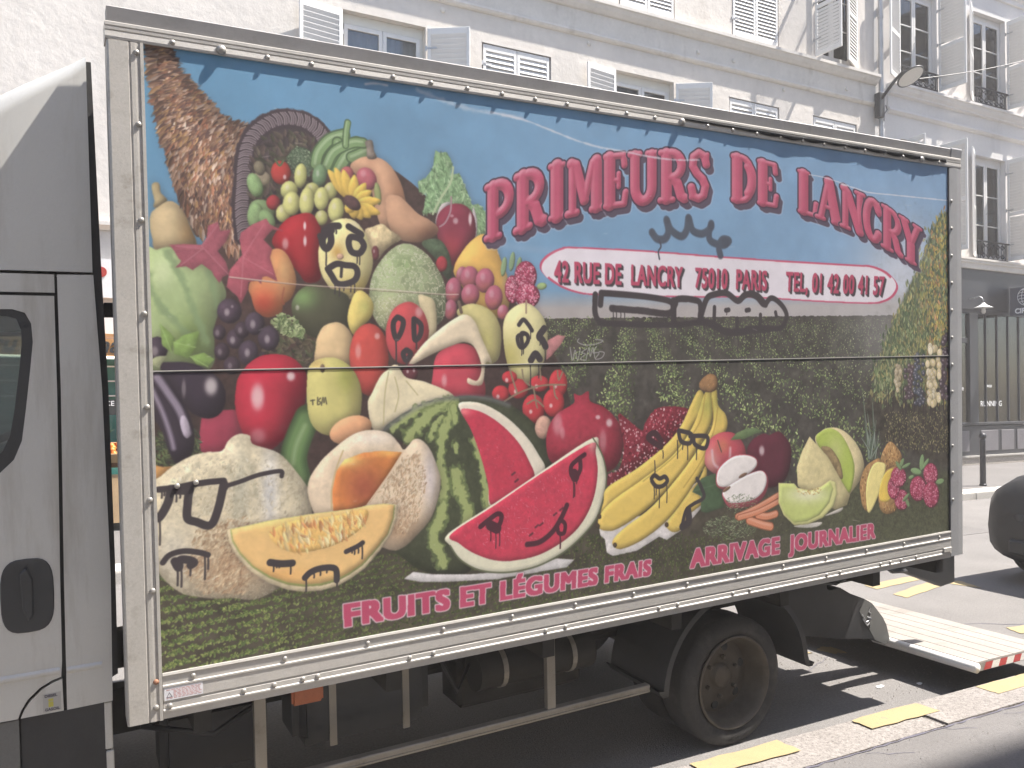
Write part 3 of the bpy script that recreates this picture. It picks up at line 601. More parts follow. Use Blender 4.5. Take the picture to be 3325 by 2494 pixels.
def ell(t, cx, cy, rx, ry, rot=0, n=14, jit=0.):
    a = np.linspace(0, 2*np.pi, n, endpoint=False); k = 1+jit*PR.randn(n)
    x = rx*np.cos(a)*k; y = ry*np.sin(a)*k; c, s = np.cos(np.radians(rot)), np.sin(np.radians(rot))
    return T(t, list(zip(cx+x*c-y*s, cy+x*s+y*c)))
def TG(t, lst):   # gradients / specs given in tile units
    c, r = t; return [(TX[c]+TS*q[0], TY[r]+TS*q[1], TS*q[2], TS*q[3])+tuple(q[4:]) for q in lst]
def stroke(pts, w, col, alpha=1., soft=1, sm=True, w2=None, wob=0.):
    P = spline(pts, False) if sm and len(pts) > 2 else np.array([p[:2] for p in pts], float)
    cp = tocan(P); wc = w*1.25
    pad = int(wc+6); x0 = int(max(0, cp[:, 0].min()-pad)); x1 = int(min(CW, cp[:, 0].max()+pad)); y0 = int(max(0, cp[:, 1].min()-pad)); y1 = int(min(CH, cp[:, 1].max()+pad))
    if x1-x0 < 2 or y1-y0 < 2: return
    d = np.full((y1-y0, x1-x0), 1e3, np.float32); n = len(cp)-1
    for i in range(n):
        a, b = cp[i], cp[i+1]; wi = wc if w2 is None else wc+(w2*1.25-wc)*(i/n)
        u0 = int(max(x0, min(a[0], b[0])-wi-4)); u1 = int(min(x1, max(a[0], b[0])+wi+5)); v0 = int(max(y0, min(a[1], b[1])-wi-4)); v1 = int(min(y1, max(a[1], b[1])+wi+5))
        if u1 <= u0 or v1 <= v0: continue
        X = _cx[v0:v1, u0:u1]; Y = _cy[v0:v1, u0:u1]; ab = b-a; L2 = max(ab@ab, 1e-6)
        t = np.clip(((X-a[0])*ab[0]+(Y-a[1])*ab[1])/L2, 0, 1)
        dd = np.hypot(X-a[0]-t*ab[0], Y-a[1]-t*ab[1])-wi
        q = d[v0-y0:v1-y0, u0-x0:u1-x0]; np.minimum(q, dd, out=q)
    sl = (slice(y0, y1), slice(x0, x1))
    if wob: d = d+wob*N10[sl]
    comp(sl, alpha*np.clip(.5-d/(2*soft), 0, 1), C1(col))
def leafstamps(xy, size, ang, cols, asp=.45, a=.95):
    """many small pointed leaf marks (image pixel coords)"""
    cp = tocan(xy)
    for i in range(len(cp)):
        s = size[i]; R = int(s)+2; x, y = cp[i]; xi, yi = int(x), int(y)
        if xi-R < 0 or yi-R < 0 or xi+R+1 > CW or yi+R+1 > CH: continue
        X = _cx[yi-R:yi+R+1, xi-R:xi+R+1]-x; Y = _cy[yi-R:yi+R+1, xi-R:xi+R+1]-y
        c, sn = np.cos(ang[i]), np.sin(ang[i]); u = (X*c+Y*sn)/s; v = (-X*sn+Y*c)/(s*asp)
        m = np.clip((1-np.abs(u)**1.6-np.abs(v)**1.4)*3, 0, 1)*a
        q = IMG[yi-R:yi+R+1, xi-R:xi+R+1]; k = cols[i]*(1+.25*np.clip(-v, -1, 1))[..., None]
        q[:] = q*(1-m[..., None])+np.clip(k, 0, 1)*m[..., None]
def inpoly(poly, x, y):
    poly = np.array(poly, float); ins = np.zeros(np.shape(x), bool); j = len(poly)-1
    for i in range(len(poly)):
        xi, yi = poly[i]; xj, yj = poly[j]
        if yi != yj: ins ^= ((yi > y) != (yj > y)) & (x < (xj-xi)*(y-yi)/(yj-yi)+xi)
        j = i
    return ins
def scatter(poly, n):
    poly = np.array([p[:2] for p in poly], float); lo, hi = poly.min(0), poly.max(0)
    P = lo+PR.rand(n*3, 2)*(hi-lo); P = P[inpoly(poly, P[:, 0], P[:, 1])][:n]; return P
def colmix(cols, n, j=.12):
    c = np.array([C1(k) for k in cols]); i = PR.randint(0, len(c), n); return np.clip(c[i]*(1+j*PR.randn(n, 1)), 0, 1).astype(np.float32)

def paint_background():
    # sky
    fx = np.clip((IX-310)/1740, 0, 1)[..., None]; fy = np.clip((IY-100)/560, 0, 1)[..., None]
    sky = C1((84, 145, 186))*(1-fx)+C1((118, 158, 198))*fx
    sky = sky*(1-.25*fy)+C1((135, 165, 195))*(.25*fy)
    IMG[:] = sky*(1+.03*(N90+.4*N4))[..., None]
    # pale glow low at the right, beige haze over the horizon
    g = np.exp(-(((IX-1945)/95)**2+((IY-600)/120)**2))[..., None]; IMG[:] = IMG*(1-.8*g)+C1((214, 212, 220))*(.8*g)
    hz = np.clip((IY-(628-.012*(IX-1200)))/40, 0, 1)*(IX > 1080); hz = hz[..., None]
    be = C1((168, 158, 152))*(1-fx)+C1((182, 176, 176))*fx
    IMG[:] = IMG*(1-hz)+be*hz*(1+.02*N30[..., None])
    # crop field: dark furrows fanning out from a point on the horizon
    hor = 689-.010*(IX-1170)+2*N10
    m = (IY > hor)
    dk = C1((66, 62, 56))*(1+.25*N30+.2*N10)[..., None]
    IMG[m] = dk[m]
    # bushes along the rows, far to near; each a clump of leaves, lit from the upper left
    BU = []
    for k in range(-8, 26):
        sl_ = (k-.33)*.56; y = 693.
        while y < 1015:
            dep = (y-690)/325; x = 1375+sl_*(y-618)+PR.randn()*(1+5*dep)
            if 1140 < x < 1925: BU.append((y+PR.randn()*2, x, dep))
            y += (2.6+15*dep)*(1+.25*PR.rand())
    BU.sort(); LP, LS, LA, LC = [], [], [], []
    pal = np.array([C1(c) for c in [(104, 124, 70), (132, 150, 86), (88, 108, 64), (156, 170, 106), (74, 90, 56), (118, 136, 78)]])
    for (y, x, dep) in BU:
        R = .40*.56*(y-612)+3; m = int(12+52*dep)
        q = np.clip(PR.randn(m, 2), -1.7, 1.7)*[.36, .24]; q = q[np.argsort(q[:, 1]+.2*PR.randn(len(q)))]
        for (u, v) in q:
            lit = np.clip(.98-.34*u-.55*v+.14*PR.randn(), .45, 1.4)
            LP.append((x+u*R, y+v*R)); LS.append(2.0+4.6*dep*(.6+.7*PR.rand())); LA.append(PR.rand()*3.14); LC.append(np.clip(pal[PR.randint(6)]*lit, 0, 1))
    leafstamps(np.array(LP), LS, LA, np.array(LC, np.float32), .5)
    # haze over the far rows on the right
    g = np.exp(-(((IX-1905)/80)**2+((IY-715)/80)**2))[..., None]*(IY > 640)[..., None]; IMG[:] = IMG*(1-.42*g)+C1((188, 187, 188))*(.42*g)
    # lower ground: brown soil, small plant rows fanning to the left and front
    top = np.interp(IX, [300, 500, 900, 1250, 1600, 2060], [1190, 1180, 1140, 1080, 1060, 1000])+6*N30
    m = np.clip((IY-top)/25, 0, 1)[..., None]
    soil = C1((66, 60, 48))*(1+.22*N30+.18*N10)[..., None]
    gr = np.clip((IX-1560)/250, 0, 1)[..., None]; soil = soil*(1-gr)+C1((72, 74, 52))*(1+.25*N10+.2*N4)[..., None]*gr
    IMG[:] = IMG*(1-m)+soil*m
    n = 30000; P = np.stack([340+PR.rand(n)*1250, 1150+PR.rand(n)*310], 1); P = P[np.argsort(P[:, 1])]
    th = np.arctan2(P[:, 1]-1105, P[:, 0]-1465); ph = th*30; row = .5+.5*np.cos(2*np.pi*ph/.62)
    keep = (PR.rand(n) < np.clip(row*1.7-.35, .06, 1)) & (P[:, 1] > np.interp(P[:, 0], [300, 500, 900, 1250, 1600], [1215, 1215, 1185, 1105, 1085])); P = P[keep]; n = len(P); row = row[keep]
    lft = np.clip((1000-P[:, 0])/500, .15, 1)[:, None]
    cols = colmix([(92, 114, 52), (112, 130, 58), (74, 94, 46), (128, 140, 72)], n)*(.6+.4*lft)
    leafstamps(P, 2.2+2.4*PR.rand(n), PR.rand(n)*3.14, cols, .55)
    n = 5200; P = scatter([(1560, 1085), (1700, 1060), (1950, 1000), (2055, 990), (2055, 1160), (1560, 1260)], n); n = len(P)
    leafstamps(P, 1.6+1.6*PR.rand(n), 1.2+.5*PR.randn(n), colmix([(72, 80, 46), (86, 92, 52), (60, 64, 42), (98, 96, 56)], n), .4, .7)
    # vine at the right edge
    vp = T((3, 1), [(1605, 215), (1540, 240), (1440, 420), (1400, 560), (1330, 720), (1260, 860), (1190, 1020), (1110, 1200), (1060, 1350), (1020, 1500), (1015, 1700), (1700, 1760), (1700, 200)])
    r = pmask(tocan(np.array(vp)), 6)
    if r: comp(r[0], .92*np.clip(bblur(r[1], 5)+.35*N10[r[0]]*(r[1]-.5), 0, 1), C1((84, 92, 66))*(1+.3*N30[r[0]])[..., None])
    low = T((3, 2), [(1000, 150), (1120, 120), (1700, 100), (1700, 800), (1250, 640), (1100, 600), (900, 330)])
    r = pmask(tocan(np.array(low)), 6)
    if r: comp(r[0], .95*bblur(r[1], 6), C1((62, 56, 46))*(1+.35*N10[r[0]]+.3*N30[r[0]])[..., None])
    P = scatter(vp, 3600); P = P+PR.randn(len(P), 2)*[7, 9]; P = P[np.argsort(-P[:, 1])]; n = len(P)
    yel = np.clip((P[:, 0]-1960)/60, 0, 1)[:, None]*(PR.rand(n, 1) < .45)
    cols = colmix([(120, 136, 88), (92, 112, 70), (148, 156, 108), (74, 92, 62), (160, 150, 92)], n)*(1-yel)+colmix([(196, 168, 78), (188, 132, 84), (172, 158, 70)], n)*yel
    leafstamps(P, 4+9*PR.rand(n), 1.57+.4*PR.randn(n), cols*.93, .42)
    for i in range(26):
        x = 1085+PR.rand()*500; stroke(T((3, 2), [(x, 130+PR.rand()*60), (x+6*PR.randn(), 400), (x+8*PR.randn(), 560+PR.rand()*90)]), 1.2+1.6*PR.rand(), (48, 40, 40), .85, wob=.6)
    P = scatter(T((3, 2), [(1090, 330), (1600, 330), (1600, 660), (1200, 620), (1090, 560)]), 700); n = len(P)
    leafstamps(P, 2+3*PR.rand(n), 1.4+.5*PR.randn(n), colmix([(116, 112, 66), (150, 138, 90), (90, 92, 56), (172, 158, 110)], n), .5, .8)
    def bunch(t, x0, x1, y0, y1, n, rx, ry, cols):
        P = [(x0+(x1-x0)*PR.rand(), y0+(y1-y0)*PR.rand()) for _ in range(n)]
        for (x, y) in sorted(P, key=lambda q: q[1]):
            k = 1-.35*abs((y-y0)/(y1-y0)-.3); c = cols[PR.randint(len(cols))]
            shape(ell(t, (x0+x1)/2+(x-(x0+x1)/2)*k, y, rx, ry, 0, 9), c, dark=.5, sh=.3, spec=TG(t, [(x-rx*.2, y-ry*.3, rx*.35, ry*.35, .5)]))
    bunch((3, 1), 1250, 1320, 1430, 1700, 26, 15, 22, [(70, 56, 66), (86, 66, 72)])
    bunch((3, 1), 1320, 1410, 1350, 1750, 46, 15, 20, [(64, 70, 86), (84, 90, 104), (56, 58, 72)])
    bunch((3, 1), 1170, 1220, 1440, 1640, 26, 14, 24, [(206, 190, 150), (190, 172, 132)])
    bunch((3, 1), 1530, 1600, 1180, 1700, 34, 20, 28, [(76, 58, 66), (62, 48, 58)])
    bunch((3, 1), 1430, 1535, 1290, 1760, 44, 19, 34, [(226, 208, 160), (212, 192, 140), (232, 220, 184)])
def leafshape(t, pts, col, vein=None):
    shape(T(t, pts), col, rad=10, dark=.15, emb=.5, tex=.16, sm=False, sh=.35)
    if vein:
        for a, b in vein: stroke(T(t, [a, b]), .8, tuple(min(255, v+38) for v in col), .6)
def paint_fruit():
    A, B, D = (0, 0), (1, 0), (0, 1); E_, F = (1, 1), (2, 1); G, Hh, I, J = (0, 2), (1, 2), (2, 2), (3, 2)
    # dark backing behind the pile
    shape(T(D, [(1200, 1000), (1700, 500), (1900, -100), (2700, -250), (3300, 0), (3900, 700), (4400, 1300), (4560, 1900), (4300, 2300), (3400, 2700), (2000, 2500), (1210, 2300)]), (64, 46, 42), dark=.1, tex=.3, sh=0)
    # butternut at the left
    shape(T(D, [(1255, 5), (1305, 5), (1320, 80), (1370, 140), (1300, 200), (1262, 190), (1268, 140), (1250, 60)]), (188, 166, 118))
    shape(T(D, [(1245, 240), (1300, 190), (1380, 145), (1450, 170), (1510, 240), (1550, 340), (1600, 470), (1580, 560), (1300, 560), (1250, 430), (1230, 320)]), (206, 180, 132), grad=TG(D, [(1560, 420, 90, 160, (176, 128, 72), .7)]))
    # horn of plenty
    horn = T(A, [(1190, 300), (1400, 300), (1420, 480), (1470, 590), (1600, 730), (1740, 870), (1820, 960), (1920, 1010), (2060, 1030), (2130, 1150), (2080, 1350), (2020, 1600), (2010, 1850), (1960, 1980), (1890, 2070), (1800, 1960), (1700, 1880), (1600, 1900), (1530, 1760), (1470, 1640), (1400, 1430), (1360, 1260), (1320, 1130), (1285, 1000), (1262, 850), (1243, 700), (1222, 520)])
    shape(horn, (128, 90, 68), rad=22, dark=.55, tex=.25, sh=.2)
    hc = np.array([p[:2] for p in horn]); n = 2600; P = scatter(horn, n); P = P+(np.stack([np.interp(P[:, 1], [80, 200, 290, 380, 480, 560], [350, 365, 400, 450, 500, 520]), P[:, 1]], 1)-P)*.07; P = P[np.argsort(P[:, 1])]; n = len(P)
    ang = np.interp(P[:, 1], [80, 180, 260, 330, 420, 540], [.35, .45, .75, 1.0, 1.35, 1.55])*-1+3.14+.17*PR.randn(n)
    ed = np.abs(P[:, 0]-np.interp(P[:, 1], [80, 200, 290, 380, 480, 560], [352, 372, 415, 460, 505, 520]))/np.interp(P[:, 1], [80, 200, 300, 560], [28, 44, 90, 60])
    cols = colmix([(150, 108, 82), (124, 86, 66), (182, 142, 114), (104, 74, 64), (160, 100, 72), (204, 174, 152), (92, 66, 60), (174, 130, 82)], n)*(np.interp(P[:, 1], [90, 160, 300], [.72, .9, 1.0])*np.clip(1.12-.3*ed, .6, 1.1))[:, None]
    leafstamps(P+[1.2, 1.6], 9+9*PR.rand(n), ang, np.full((n, 3), .24, np.float32), .26, .35); leafstamps(P, 8+9*PR.rand(n), ang, cols, .24, .95)
    # mouth of the horn and its braided rim
    shape(T(B, [(20, 1230), (110, 1080), (260, 1000), (420, 990), (570, 1060), (660, 1180), (640, 1300), (600, 1700), (60, 1800), (0, 1500)]), (50, 42, 44), dark=.1, sh=0)
    rim = T(B, [(10, 1900), (-10, 1700), (0, 1500), (10, 1330), (40, 1180), (110, 1070), (230, 990), (360, 965), (490, 990), (590, 1060), (660, 1160)])
    stroke(rim, 15, (58, 46, 52), soft=1.5, wob=3)
    S = spline(rim, False, 5)
    S = spline(rim, False, 8); dl = np.hypot(*np.diff(S, axis=0).T); cs_ = np.concatenate([[0], np.cumsum(dl)]); u = 6.
    while u < cs_[-1]-6:
        p = np.array([np.interp(u, cs_, S[:, 0]), np.interp(u, cs_, S[:, 1])]); p2 = np.array([np.interp(u+2, cs_, S[:, 0]), np.interp(u+2, cs_, S[:, 1])]); d = (p2-p)/2; nn = np.array([-d[1], d[0]])
        stroke([tuple(p+nn*17-d*2), tuple(p+nn*15+d*6)], 4.5, (58, 46, 52), 1, soft=2)
        for k in range(5):
            o = (k-2)*2.5; a = p-nn*13+d*(o-5); b2 = p-nn*2+d*(o+2); c = p+nn*13+d*(o+2.5)
            stroke([tuple(a), tuple(b2), tuple(c)], .72, [(186, 170, 172), (120, 104, 110), (160, 144, 148), (104, 88, 94), (172, 156, 160)][k], .82)
        u += 15.5
    # inside the mouth
    P = scatter(T(B, [(60, 1250), (200, 1110), (400, 1050), (560, 1120), (620, 1250), (560, 1450), (300, 1600), (60, 1650)]), 320); n = len(P)
    leafstamps(P, 6+9*PR.rand(n), 1.2+.7*PR.randn(n), colmix([(66, 54, 52), (82, 66, 58), (72, 74, 54), (58, 48, 50), (96, 84, 68)], n), .4, .8)
    shape(ell(B, 150, 1440, 70, 60, 20), (168, 152, 122), tex=.2); shape(ell(B, 130, 1360, 45, 60, -20), (120, 110, 88), tex=.2)
    P = scatter(T(B, [(340, 1280), (430, 1190), (520, 1220), (560, 1330), (520, 1420), (400, 1400)]), 420); n = len(P)
    shape(ell(B, 455, 1300, 105, 110, 0), (62, 78, 58), sh=.2)
    leafstamps(P, 1.8+1.8*PR.rand(n), PR.rand(n)*3, colmix([(92, 112, 84), (70, 90, 64), (112, 130, 100)], n), .8)
    shape(ell(B, 300, 1395, 78, 95, -10), (186, 52, 46), spec=TG(B, [(330, 1430, 14, 20, .6), (270, 1510, 12, 14, .5)]))
    stroke(T(B, [(255, 1290), (290, 1340), (320, 1300)]), 1.6, (82, 100, 62))
    for (x, y, rx, ry, ro) in [(95, 1495, 58, 100, -20), (150, 1690, 105, 80, 20), (100, 1740, 66, 110, 0), (190, 1770, 60, 90, -25)]:
        shape(ell(B, x, y, rx, ry, ro), (136, 170, 108), tex=.14, dark=.5)
    shape(ell(B, 240, 1630, 55, 60), (160, 46, 50))
    # beans
    for q, w in [([(575, 1330), (600, 1230), (690, 1130), (800, 1095)], 9), ([(700, 1370), (745, 1250), (750, 1160)], 9), ([(745, 1390), (800, 1290), (900, 1160)], 10), ([(860, 1275), (900, 1260), (975, 1225)], 9), ([(660, 1340), (720, 1230), (860, 1160), (950, 1160)], 8), ([(810, 1180), (815, 1080), (828, 1000)], 4.5)]:
        stroke(T(B, q), w+1.2, (70, 96, 58), .9); stroke(T(B, q), w*.82, (124, 160, 100)); stroke(T(B, [(x-7, y-8) for x, y in q]), w*.25, (172, 198, 150), .7)
    # squash with grey stem
    shape(T(B, [(850, 1330), (950, 1270), (1080, 1280), (1165, 1340), (1225, 1430), (1265, 1530), (1300, 1700), (1280, 1800), (1120, 1850), (1050, 1700), (1000, 1500), (880, 1400)]), (222, 166, 126), dark=.35, grad=TG(B, [(1250, 1600, 90, 200, (198, 132, 92), .8), (1010, 1380, 40, 160, (206, 146, 108), .5)]))
    shape(T(B, [(965, 1150), (1020, 1140), (1035, 1220), (1055, 1280), (985, 1280), (975, 1200)]), (128, 114, 102), tex=.3)
    shape(ell(B, 605, 1420, 58, 92, 8), (112, 146, 100), tex=.16, spec=TG(B, [(590, 1400, 14, 30, .35)]))
    shape(ell(B, 820, 1410, 55, 65), (186, 88, 92)); shape(ell(B, 975, 1445, 78, 95, -25), (192, 92, 104), spec=TG(B, [(950, 1400, 25, 30, .25)]))
    shape(ell(B, 1065, 1560, 26, 90, -8), (150, 160, 96))
    # green grapes
    for (x, y, rx, ry) in [(690, 1540, 55, 70), (455, 1420, 50, 98), (365, 1535, 68, 74), (545, 1535, 60, 62)]: shape(ell(B, x, y, rx, ry, 4), (202, 202, 118), dark=.4, spec=TG(B, [(x-15, y-25, 18, 25, .35)]))
    for (x, y, rx, ry) in [(620, 275, 52, 60), (318, 240, 58, 72), (735, 215, 64, 98), (385, 165, 70, 95), (505, 150, 60, 118), (620, 125, 58, 92)]: shape(ell(E_, x, y, rx, ry, 4), (208, 206, 122), dark=.42, spec=TG(E_, [(x-15, y-30, 18, 28, .35)]))
    # leafy top and dark apple
    leaf = T(B, [(1520, 1215), (1560, 1240), (1600, 1228), (1640, 1280), (1655, 1340), (1630, 1410), (1710, 1400), (1740, 1470), (1770, 1540), (1810, 1650), (1860, 1640), (1910, 1700), (1930, 1760), (1930, 1880), (1800, 1900), (1600, 1700), (1420, 1720), (1450, 1560), (1395, 1550), (1380, 1465), (1440, 1440), (1500, 1360)])
    shape(leaf, (126, 164, 112), rad=12, dark=.25, emb=.6, tex=.3, sm=False); P = scatter(leaf, 520); n = len(P)
    leafstamps(P, 4+5*PR.rand(n), 1.2+.7*PR.randn(n), colmix([(140, 178, 124), (104, 144, 94), (168, 196, 150), (88, 124, 80)], n), .35, .55)
    stroke(T(B, [(1500, 1720), (1560, 1600), (1640, 1470), (1660, 1350)]), 2, (178, 196, 150))
    shape(T(E_, [(1520, 300), (1560, 180), (1620, 150), (1650, 165), (1600, 210), (1540, 330)]), (226, 214, 214), sh=0)
    shape(T(E_, [(1815, 200), (1850, 290), (1845, 430), (1815, 500)]), (222, 212, 214), sh=0)
    shape(T(E_, [(1535, 270), (1590, 195), (1680, 162), (1765, 185), (1825, 265), (1840, 400), (1800, 510), (1720, 600), (1660, 655), (1575, 520), (1530, 400)]), (134, 42, 62), dark=.4, grad=TG(E_, [(1640, 520, 90, 120, (170, 54, 60), .7)]), spec=TG(E_, [(1795, 285, 14, 50, .75), (1680, 300, 22, 26, .5), (1650, 260, 16, 12, .4)]))
    stroke(T(E_, [(1645, 110), (1640, 220), (1600, 310), (1555, 345)]), 1.5, (170, 130, 140))
    # sunflower
    cen = (870, 165)
    for (x, y) in [(670, -105), (725, -120), (790, -105), (880, -65), (970, 0), (1015, 60), (1090, 140), (1085, 245), (1010, 275), (940, 292), (880, 285), (815, 235)]:
        dx, dy = x-cen[0], y-cen[1]; L_ = np.hypot(dx, dy); nx, ny = -dy/L_*42, dx/L_*42
        shape(T(E_, [(cen[0], cen[1]), (cen[0]+dx*.45+nx, cen[1]+dy*.45+ny), (cen[0]+dx*.8+nx*.7, cen[1]+dy*.8+ny*.7), (x, y), (cen[0]+dx*.8-nx*.7, cen[1]+dy*.8-ny*.7), (cen[0]+dx*.45-nx, cen[1]+dy*.45-ny)]), (234, 190, 78), rad=7, dark=.22, sh=.25, tex=.08)
    shape(ell(E_, 862, 158, 78, 48, 38), (92, 62, 62), tex=.3, sh=.2)
    # pear-shaped gourd, corn, cucumber
    shape(T(E_, [(1130, 120), (1220, 100), (1290, 150), (1380, 240), (1470, 290), (1540, 350), (1530, 405), (1440, 455), (1350, 472), (1230, 440), (1150, 330)]), (200, 150, 114), dark=.35, grad=TG(E_, [(1480, 400, 120, 70, (150, 98, 74), .8)]))
    shape(T(E_, [(960, 385), (1030, 345), (1100, 325), (1160, 370), (1250, 440), (1180, 490), (1120, 540), (1060, 610), (1010, 560)]), (222, 198, 146), tex=.3)
    shape(ell(E_, 1045, 555, 30, 58, 0), (112, 50, 56), spec=TG(E_, [(1035, 540, 8, 16, .4)]))
    shape(T(E_, [(1410, 480), (1500, 440), (1580, 470), (1640, 600), (1640, 760), (1580, 720), (1520, 600)]), (74, 92, 66), tex=.4)
    shape(ell(E_, 1570, 640, 45, 62), (170, 48, 56))
    # yellow pepper, red grapes, raspberries
    shape(T(E_, [(1670, 660), (1720, 560), (1790, 470), (1870, 410), (1925, 412), (1990, 480), (2035, 600), (2085, 720), (2112, 850), (2108, 940), (2060, 1060), (1900, 1020), (1690, 760)]), (234, 178, 82), dark=.35, spec=TG(E_, [(2030, 545, 20, 22, .6)]), grad=TG(E_, [(2080, 780, 30, 160, (244, 206, 150), .6)]))
    for (x, y) in [(160, 620), (215, 660), (95, 660)]: shape(ell(F, x, y, 22, 78, 8), (128, 156, 112), sh=.2)
    shape(ell(F, 395, 815, 40, 28, -10), (150, 178, 110), sh=.2)
    for (x, y, rx, ry) in [(165, 840, 62, 112), (268, 735, 88, 118), (282, 890, 98, 98)]: berry(F, x, y, rx, ry)
    for (x, y, rx, ry) in [(1730, 730, 45, 70), (1790, 748, 72, 92), (1912, 770, 74, 98), (1660, 850, 64, 104), (1796, 882, 72, 86), (1982, 905, 70, 98), (1640, 1000, 50, 80), (2055, 1020, 45, 60)]:
        shape(ell(E_, x, y, rx, ry, 6), (176, 86, 108), dark=.4, grad=TG(E_, [(x, y+ry*.6, rx, ry*.5, (176, 92, 78), .6)]), spec=TG(E_, [(x-18, y-30, 22, 34, .28)]))
    # light watermelon and maple leaves
    shape(T(D, [(1190, 590), (1290, 530), (1400, 510), (1560, 560), (1700, 660), (1790, 760), (1835, 880), (1790, 1000), (1740, 1150), (1740, 1420), (1600, 1500), (1190, 1500)]), (164, 186, 124), dark=.3, grad=TG(D, [(1560, 1250, 160, 200, (112, 140, 66), .8), (1330, 700, 90, 120, (196, 206, 160), .6)]))
    for q in [[(1370, 560), (1450, 700), (1540, 900), (1620, 1100), (1680, 1260)], [(1230, 730), (1250, 860), (1340, 1000), (1420, 1080), (1520, 1190)], [(1700, 700), (1740, 850), (1760, 980)]]:
        stroke(T(D, q), 5, (128, 156, 104), .75, soft=4, wob=5)
    for (x, y, rx, ry) in [(1860, 1012, 98, 98), (2062, 1112, 74, 88), (1905, 1232, 68, 78), (2172, 1225, 90, 98), (2000, 1345, 72, 98), (2070, 1460, 60, 60)]:
        shape(ell(D, x, y, rx, ry), (72, 56, 70), dark=.5, spec=TG(D, [(x-20, y+10, 22, 30, .42), (x+22, y-35, 12, 12, .3)]), tex=.2)
    for (x, y, rx, ry) in [(1800, 1330, 60, 70), (1880, 1440, 66, 72), (1960, 1160, 60, 66), (2150, 1400, 70, 80), (1780, 1180, 50, 60)]:
        shape(ell(D, x, y, rx, ry), (62, 48, 58), dark=.5, spec=TG(D, [(x-16, y+4, 18, 26, .25)]), tex=.2)
    # red pepper and peach
    shape(T(E_, [(230, 460), (320, 310), (430, 250), (540, 245), (600, 330), (645, 450), (600, 600), (610, 760), (500, 785), (430, 700), (300, 560)]), (176, 32, 40), dark=.5, spec=TG(E_, [(488, 340, 12, 34, .8), (490, 460, 14, 42, .75), (335, 480, 26, 46, .45)]))
    shape(T(E_, [(50, 800), (190, 560), (300, 525), (380, 620), (422, 780), (385, 905), (322, 960), (300, 1025), (200, 1062), (110, 1022), (65, 900)]), (226, 146, 88), dark=.35, grad=TG(E_, [(160, 960, 130, 130, (196, 64, 44), .9), (330, 700, 60, 120, (230, 186, 120), .6)]))
    stroke(T(E_, [(325, 830), (310, 920), (325, 960)]), 1.2, (150, 70, 50), .7)
    leafshape(D, [(1390, 490), (1510, 485), (1640, 492), (1682, 430), (1690, 340), (1768, 308), (1790, 382), (1872, 368), (1830, 470), (1768, 540), (1832, 625), (1862, 722), (1806, 745), (1782, 792), (1735, 730), (1722, 700), (1640, 640), (1570, 690), (1520, 660), (1430, 672), (1482, 620), (1455, 590), (1425, 540)], (160, 76, 90), [((1640, 500), (1850, 720)), ((1640, 500), (1770, 330)), ((1640, 520), (1440, 500)), ((1650, 520), (1480, 650))])
    leafshape(D, [(2150, 282), (2180, 330), (2290, 382), (2200, 370), (2130, 450), (2200, 520), (2180, 590), (2240, 780), (2160, 740), (2120, 742), (2110, 800), (2080, 770), (2010, 785), (2005, 850), (1950, 955), (1925, 900), (1890, 870), (1838, 820), (1862, 690), (1960, 570), (1940, 450), (1950, 395), (2040, 330)], (168, 74, 88), [((1970, 580), (2130, 330)), ((1970, 590), (1950, 900)), ((1970, 590), (2200, 720))])
    # face melon
    shape(T(E_, [(680, 325), (780, 282), (880, 300), (960, 390), (1010, 520), (1026, 640), (992, 770), (920, 885), (830, 922), (740, 892), (680, 822), (620, 720), (595, 600), (602, 500), (640, 400)]), (228, 214, 144), dark=.25, grad=TG(E_, [(745, 545, 50, 60, (188, 134, 56), .75), (900, 830, 160, 90, (214, 180, 80), .7)]), spec=TG(E_, [(880, 330, 60, 30, .25)]))
    shape(ell(E_, 768, 582, 28, 24), (206, 160, 130), sh=.2)
    # netted melon
    shape(T(E_, [(1000, 830), (1040, 690), (1130, 565), (1230, 490), (1330, 485), (1450, 560), (1540, 680), (1592, 800), (1602, 950), (1560, 1100), (1300, 1250), (1100, 1150), (1010, 1000)]), (150, 164, 118), dark=.35, net=.75, tex=.2, grad=TG(E_, [(1280, 640, 90, 60, (116, 140, 86), .7), (1150, 1000, 150, 120, (196, 190, 140), .5)]))
    P = scatter(T(E_, [(150, 1150), (480, 1140), (600, 1250), (580, 1420), (420, 1480), (200, 1420)]), 260); n = len(P)
    leafstamps(P, 5+7*PR.rand(n), PR.rand(n)*3, colmix([(74, 66, 52), (92, 82, 60), (66, 74, 48), (58, 50, 46)], n), .5, .8)
    # avocado, lettuce, potatoes
    shape(T(E_, [(388, 940), (450, 845), (560, 800), (680, 832), (820, 882), (850, 1000), (840, 1150), (760, 1250), (560, 1220), (440, 1140), (390, 1040)]), (70, 70, 50), dark=.35, grad=TG(E_, [(470, 900, 110, 90, (104, 136, 76), .9)]), spec=TG(E_, [(430, 985, 16, 22, .4)]))
    P = scatter(T(E_, [(215, 1100), (300, 1030), (400, 1060), (480, 1160), (470, 1220), (330, 1200)]), 260); n = len(P)
    leafstamps(P, 3+4*PR.rand(n), PR.rand(n)*3, colmix([(132, 150, 96), (92, 112, 66), (160, 172, 122)], n), .5)
    for (x, y, rx, ry) in [(92, 1110, 76, 88), (205, 1228, 82, 98), (48, 1335, 72, 92)]:
        shape(ell(E_, x, y, rx, ry), (72, 58, 72), dark=.5, spec=TG(E_, [(x-14, y+6, 22, 34, .4)]), tex=.2)
    shape(T(E_, [(590, 1210), (640, 1130), (740, 1100), (820, 1140), (872, 1240), (870, 1400), (800, 1480), (580, 1440), (575, 1290)]), (218, 184, 132), dark=.32)
